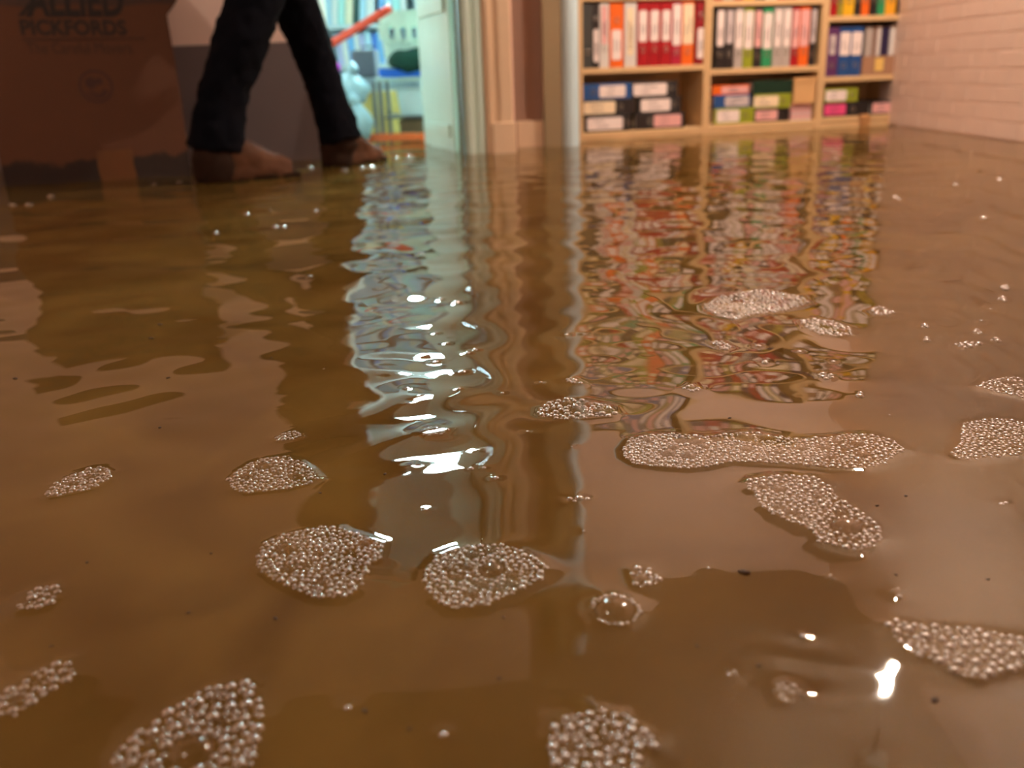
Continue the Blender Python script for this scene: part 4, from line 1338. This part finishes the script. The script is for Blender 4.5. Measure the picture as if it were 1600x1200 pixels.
# metal rack
DR = 4.75
M_steel = mat('grey_steel', (120, 124, 124), 0.4, 0.05, 20, 0, 0.6)
rx0, rx1 = at(593, 180, DR).x, at(690, 180, DR).x
ztop = at(640, 126, DR).z
rack = empty('metal_rack', (rx0, DR, FLOOR_Z), 0, 'grey metal rack standing in the water beyond the door', 'rack')
for px in (0.0, rx1 - rx0 - 0.03):
    for py in (0.0, 0.33):
        box('post', px, px + 0.02, py, py + 0.02, 0, ztop - FLOOR_Z, M_steel, rack, 0.002)
box('shelf', -0.01, rx1 - rx0 + 0.01, -0.005, 0.365, ztop - FLOOR_Z, ztop - FLOOR_Z + 0.016, mat('pale_grey_board', (190, 214, 206), 0.5), rack, 0.002)
zmid = at(640, 181, DR).z
box('shelf', 0.027, rx1 - rx0 - 0.031, 0.0, 0.36, zmid - FLOOR_Z - 0.012, zmid - FLOOR_Z, M_steel, rack, 0.002)
zlow = at(640, 236, DR).z
box('shelf', 0.027, rx1 - rx0 - 0.031, 0.0, 0.36, zlow - FLOOR_Z - 0.012, zlow - FLOOR_Z, M_steel, rack, 0.002)
# blue folded cloth on the rack
bm = bmesh.new()
add_box(bm, at(592, 120, DR).x, at(686, 120, DR).x, DR + 0.005, DR + 0.33, ztop + 0.017, ztop + 0.055, 0.008)
bmesh.ops.subdivide_edges(bm, edges=bm.edges[:], cuts=3)
for v in bm.verts:
    v.co.z += 0.006 * math.sin(v.co.x * 40) + 0.004 * math.sin(v.co.y * 33)
    v.co.z = max(v.co.z, ztop + 0.0165)
o = from_bm('folded_cloth', bm, mat('bright_blue_cloth', (44, 110, 220), 0.8, 0.1, 30, 0.2), None, True)
tag(o, 'bright blue folded cloth under the laundry basket', 'cloth')
# laundry basket lying tipped towards us with a dark green cloth in it
bc = at(640, 62, DR + 0.1)
basket = empty('laundry_basket', (bc.x, DR + 0.14, ztop + 0.056), 0, 'pale green slotted plastic laundry basket tipped on the metal rack', 'basket')
M_plas = mat('pale_green_plastic', (200, 224, 208), 0.4, 0.03, 20)
Wb, Hb, Db = at(690, 62, DR).x - at(590, 62, DR).x, 0.22, 0.2
bm = bmesh.new()
def rrect(w, d, n=6, r=0.05):
    out = []
    for cx_, cy_, a0 in ((w / 2 - r, d / 2 - r, 0), (-w / 2 + r, d / 2 - r, 90), (-w / 2 + r, -d / 2 + r, 180), (w / 2 - r, -d / 2 + r, 270)):
        for i in range(n):
            a = math.radians(a0 + 90 * i / (n - 1))
            out.append((cx_ + r * math.cos(a), cy_ + r * math.sin(a)))
    return out
def hoop(z0, z1, s0, s1, t=0.006):
    o0, o1 = rrect(Wb * s0, Db * s0), rrect(Wb * s1, Db * s1)
    i0, i1 = rrect(Wb * s0 - 2 * t, Db * s0 - 2 * t), rrect(Wb * s1 - 2 * t, Db * s1 - 2 * t)
    A = [bm.verts.new((x, y, z0)) for x, y in o0]; B = [bm.verts.new((x, y, z1)) for x, y in o1]
    Ci = [bm.verts.new((x, y, z0)) for x, y in i0]; Dd = [bm.verts.new((x, y, z1)) for x, y in i1]
    k_ = len(A)
    for i in range(k_):
        j = (i + 1) % k_
        bm.faces.new((A[i], A[j], B[j], B[i])); bm.faces.new((Ci[j], Ci[i], Dd[i], Dd[j]))
        bm.faces.new((B[i], B[j], Dd[j], Dd[i])); bm.faces.new((A[j], A[i], Ci[i], Ci[j]))
hoop(0.0, 0.085, 0.86, 0.90)
hoop(0.145, 0.20, 0.94, 0.97)
hoop(0.20, 0.215, 1.03, 1.03, 0.012)
for k in range(24):
    u = k / 24
    pr_ = rrect(1, 1)
    a = pr_[int(u * len(pr_))]
    add_tube(bm, [(a[0] * Wb * 0.89, a[1] * Db * 0.89, 0.08), (a[0] * Wb * 0.935, a[1] * Db * 0.935, 0.15)], 0.007, 6)
ob = from_bm('basket_wall', bm, M_plas, basket)
for k in range(5):
    xx = (-0.36 + 0.18 * k) * Wb
    box('slat', xx - 0.016, xx + 0.016, -Db * 0.485, -Db * 0.435, 0.06, 0.165, M_plas, basket, 0.002)
box('basket_base', -Wb * 0.40, Wb * 0.40, -Db * 0.40, Db * 0.40, 0.002, 0.010, M_plas, basket)
bm = bmesh.new()
add_ball(bm, (0, 0, 0), 1.0, Wb * 0.40, 0.045, 0.055, 20, 12)
for v in bm.verts:
    v.co.z += 0.006 * math.sin(v.co.x * 60) ; v.co.y += 0.006 * math.sin(v.co.x * 45 + 1)
o = from_bm('green_cloth', bm, mat('dark_green_cloth', (8, 58, 46), 0.9, 0.1, 40), None, True, (at(645, 98, DR).x, DR - 0.005, at(645, 98, DR).z + 0.012))
tag(o, 'dark green bundled cloth spilling before the laundry basket', 'cloth')
basket.location.z = at(640, 88, DR).z
basket.location.y = DR + 0.17
bm = bmesh.new()
a, b_ = at(662, 76, DR + 0.055), at(684, 98, DR + 0.055)
add_tube(bm, [a, (a + b_) / 2 + Vector((0.004, -0.005, 0.004)), b_], [0.022, 0.028, 0.020], 12)
o = from_bm('red_bag', bm, mat('red_plastic', (226, 74, 66), 0.4), None, True)
tag(o, 'small red bundle at the right side of the laundry basket', 'bag')
# orange-red pole leaning across
bm = bmesh.new()
a, b_ = at(500, 79, 4.58), at(611, 12, 4.66)
add_tube(bm, [a, a + (b_ - a) * 0.96, b_], [0.019, 0.019, 0.016], 14)
o = from_bm('red_pole', bm, mat('orange_red_plastic', (232, 74, 48), 0.4, 0.04, 20), None, True)
tag(o, 'orange-red pole slanting across the doorway before the books', 'pole')
# white crate, boxes under the rack
crate = empty('storage_crate', (0, 0, 0), 0, 'white plastic crate on the middle tier of the metal rack', 'crate')
a, b_ = at(622, 180, DR + 0.02), at(676, 141, DR + 0.02)
crate.location = ((a.x + b_.x) / 2, DR + 0.03, zmid + 0.001)
hw, hh_ = (b_.x - a.x) / 2, b_.z - zmid
bm = bmesh.new()
for v in add_box(bm, -hw, hw, 0, 0.28, 0, hh_, 0.004):
    k = 0.85 + 0.15 * v.co.z / hh_
    v.co.x *= k
M_crate = mat('white_crate_plastic', (206, 228, 230), 0.4)
from_bm('crate_body', bm, M_crate, crate)
box('rim', -hw - 0.006, hw + 0.006, -0.006, 0.286, hh_ + 0.0003, hh_ + 0.012, M_crate, crate, 0.003)
def carton2(x0, x1, y0, y1, d, depth, m, label, zbase=None, name='carton'):
    a, b_ = at(x0, y1, d), at(x1, y0, d)
    z0 = a.z if zbase is None else zbase
    r = empty(name, (a.x, d, z0), 0, label, 'carton')
    w, hh = b_.x - a.x, b_.z - z0
    box('carton_body', 0, w, 0, depth, 0, hh - 0.02, m, r, 0.002)
    box('lid', -0.003, w + 0.003, -0.004, depth + 0.003, hh - 0.0195, hh, m, r, 0.002)
M_yel = mat('pale_yellow_card', (234, 214, 126), 0.7, 0.05, 15)
M_brn = mat('dull_brown_card', (120, 100, 72), 0.8, 0.08, 15)
carton2(560, 622, 176, 242, 5.31, 0.26, M_yel, 'lower pale yellow carton behind the rack post', FLOOR_Z)
zz = at(590, 176, 5.31).z + 0.0006
carton2(558, 623, 142, 176, 5.31, 0.26, M_yel, 'upper pale yellow carton stacked behind the rack post', zz)
carton2(627, 676, 186, 236, DR + 0.03, 0.28, M_brn, 'dull brown carton on the lowest tier of the metal rack', zlow + 0.0006)
# orange barrier bar
bm = bmesh.new()
a, b_ = at(566, 216, 4.66), at(696, 213, 4.66)
for k in range(3):
    p, q = a + (b_ - a) * (k / 3 + 0.006), a + (b_ - a) * ((k + 1) / 3 - 0.006)
    add_box(bm, p.x, q.x, 4.655, 4.672, (p.z + q.z) / 2 - 0.02, (p.z + q.z) / 2 + 0.02, 0.004)
add_box(bm, a.x, b_.x, 4.66, 4.668, (a.z + b_.z) / 2 - 0.012, (a.z + b_.z) / 2 + 0.012)
add_box(bm, a.x + 0.01, a.x + 0.03, 4.66, 4.668, FLOOR_Z, a.z - 0.011)
add_box(bm, b_.x - 0.03, b_.x - 0.01, 4.66, 4.668, FLOOR_Z, a.z - 0.011)
o = from_bm('barrier_board', bm, mat('signal_orange_plastic', (255, 120, 60), 0.4), None)
tag(o, 'orange segmented barrier board low in front of the metal rack', 'barrier')
# pale plastic bags
def bag(cx_, cy_, rx_, ry_, d, label, tie):
    c = at(cx_, cy_, d)
    s_ = d / FPX * 1.06
    bm = bmesh.new()
    r_ = random.Random(int(cx_))
    g = bmesh.ops.create_icosphere(bm, subdivisions=4, radius=1.0)
    for v in bm.verts:
        p = v.co.copy()
        fold = 0.07 * math.sin(5 * math.atan2(p.y, p.x) + 4 * p.z) + 0.05 * math.sin(9 * p.x + 7 * p.z)
        taper = 1 - 0.45 * max(0, p.z) ** 2
        v.co = Vector((p.x * rx_ * s_ * (1 + fold) * taper, p.y * rx_ * s_ * 0.8 * (1 + fold) * taper, p.z * ry_ * s_))
    r = empty('plastic_bag', c, 0, label, 'bag')
    m = mat('pale_blue_film', (186, 222, 236), 0.3, 0.06, 20)
    from_bm('bag_body', bm, m, r, True)
    bm = bmesh.new()
    add_tube(bm, [(0, 0, ry_ * s_ * 0.9), (0.004, 0, ry_ * s_ * 1.1), (tie * 0.03, -0.01, ry_ * s_ * 1.25)], [0.016, 0.012, 0.028], 10)
    from_bm('knot', bm, m, r, True)
bag(548, 140, 26, 24, 4.7, 'upper pale blue plastic bag beside the walking leg', 1)
bag(562, 192, 19, 27, 4.6, 'lower pale blue plastic bag hanging near the boot', -1)
# dark grey case and magenta bag
cs = at(572, 104, 5.05)
o = empty('grey_case', (cs.x, 5.05, at(572, 122, 5.05).z), 0, 'dark grey case between the plastic bags and the basket', 'case')
box('case_body', -0.075, 0.05, 0, 0.2, 0, 0.14, mat('dark_grey_plastic', (84, 90, 100), 0.5), o, 0.012)
bm = bmesh.new()
add_tube(bm, [(-0.03, 0.1, 0.14), (-0.03, 0.1, 0.158), (0.03, 0.1, 0.158), (0.03, 0.1, 0.14)], 0.006, 8)
from_bm('handle', bm, mat('dark_grey_plastic', (84, 90, 100)), o, True)
tb = empty('side_table', (cs.x, 5.12, FLOOR_Z), 0, 'small grey table under the dark case beyond the door', 'table')
ht = at(572, 122, 5.05).z - FLOOR_Z - 0.001
box('table_top', -0.16, 0.05, -0.12, 0.16, ht - 0.02, ht, mat('grey_laminate', (150, 166, 176), 0.5), tb, 0.003)
for sx in (-0.15, 0.025):
    for sy in (-0.11, 0.135):
        box('leg', sx, sx + 0.02, sy, sy + 0.02, 0, ht - 0.0205, M_steel, tb)
bm = bmesh.new()
bmesh.ops.create_icosphere(bm, subdivisions=3, radius=1.0)
for v in bm.verts:
    p = v.co
    v.co = Vector((p.x * 0.032 * (1 + 0.15 * math.sin(6 * p.z)), p.y * 0.03, p.z * 0.05))
o = from_bm('magenta_pouch', bm, mat('magenta_fabric', (214, 70, 214), 0.7, 0.1, 30), None, True, (at(521, 102, 5.0).x, 5.02, ht + FLOOR_Z + 0.049))
tag(o, 'small magenta pouch next to the walking leg, in the room beyond', 'pouch')
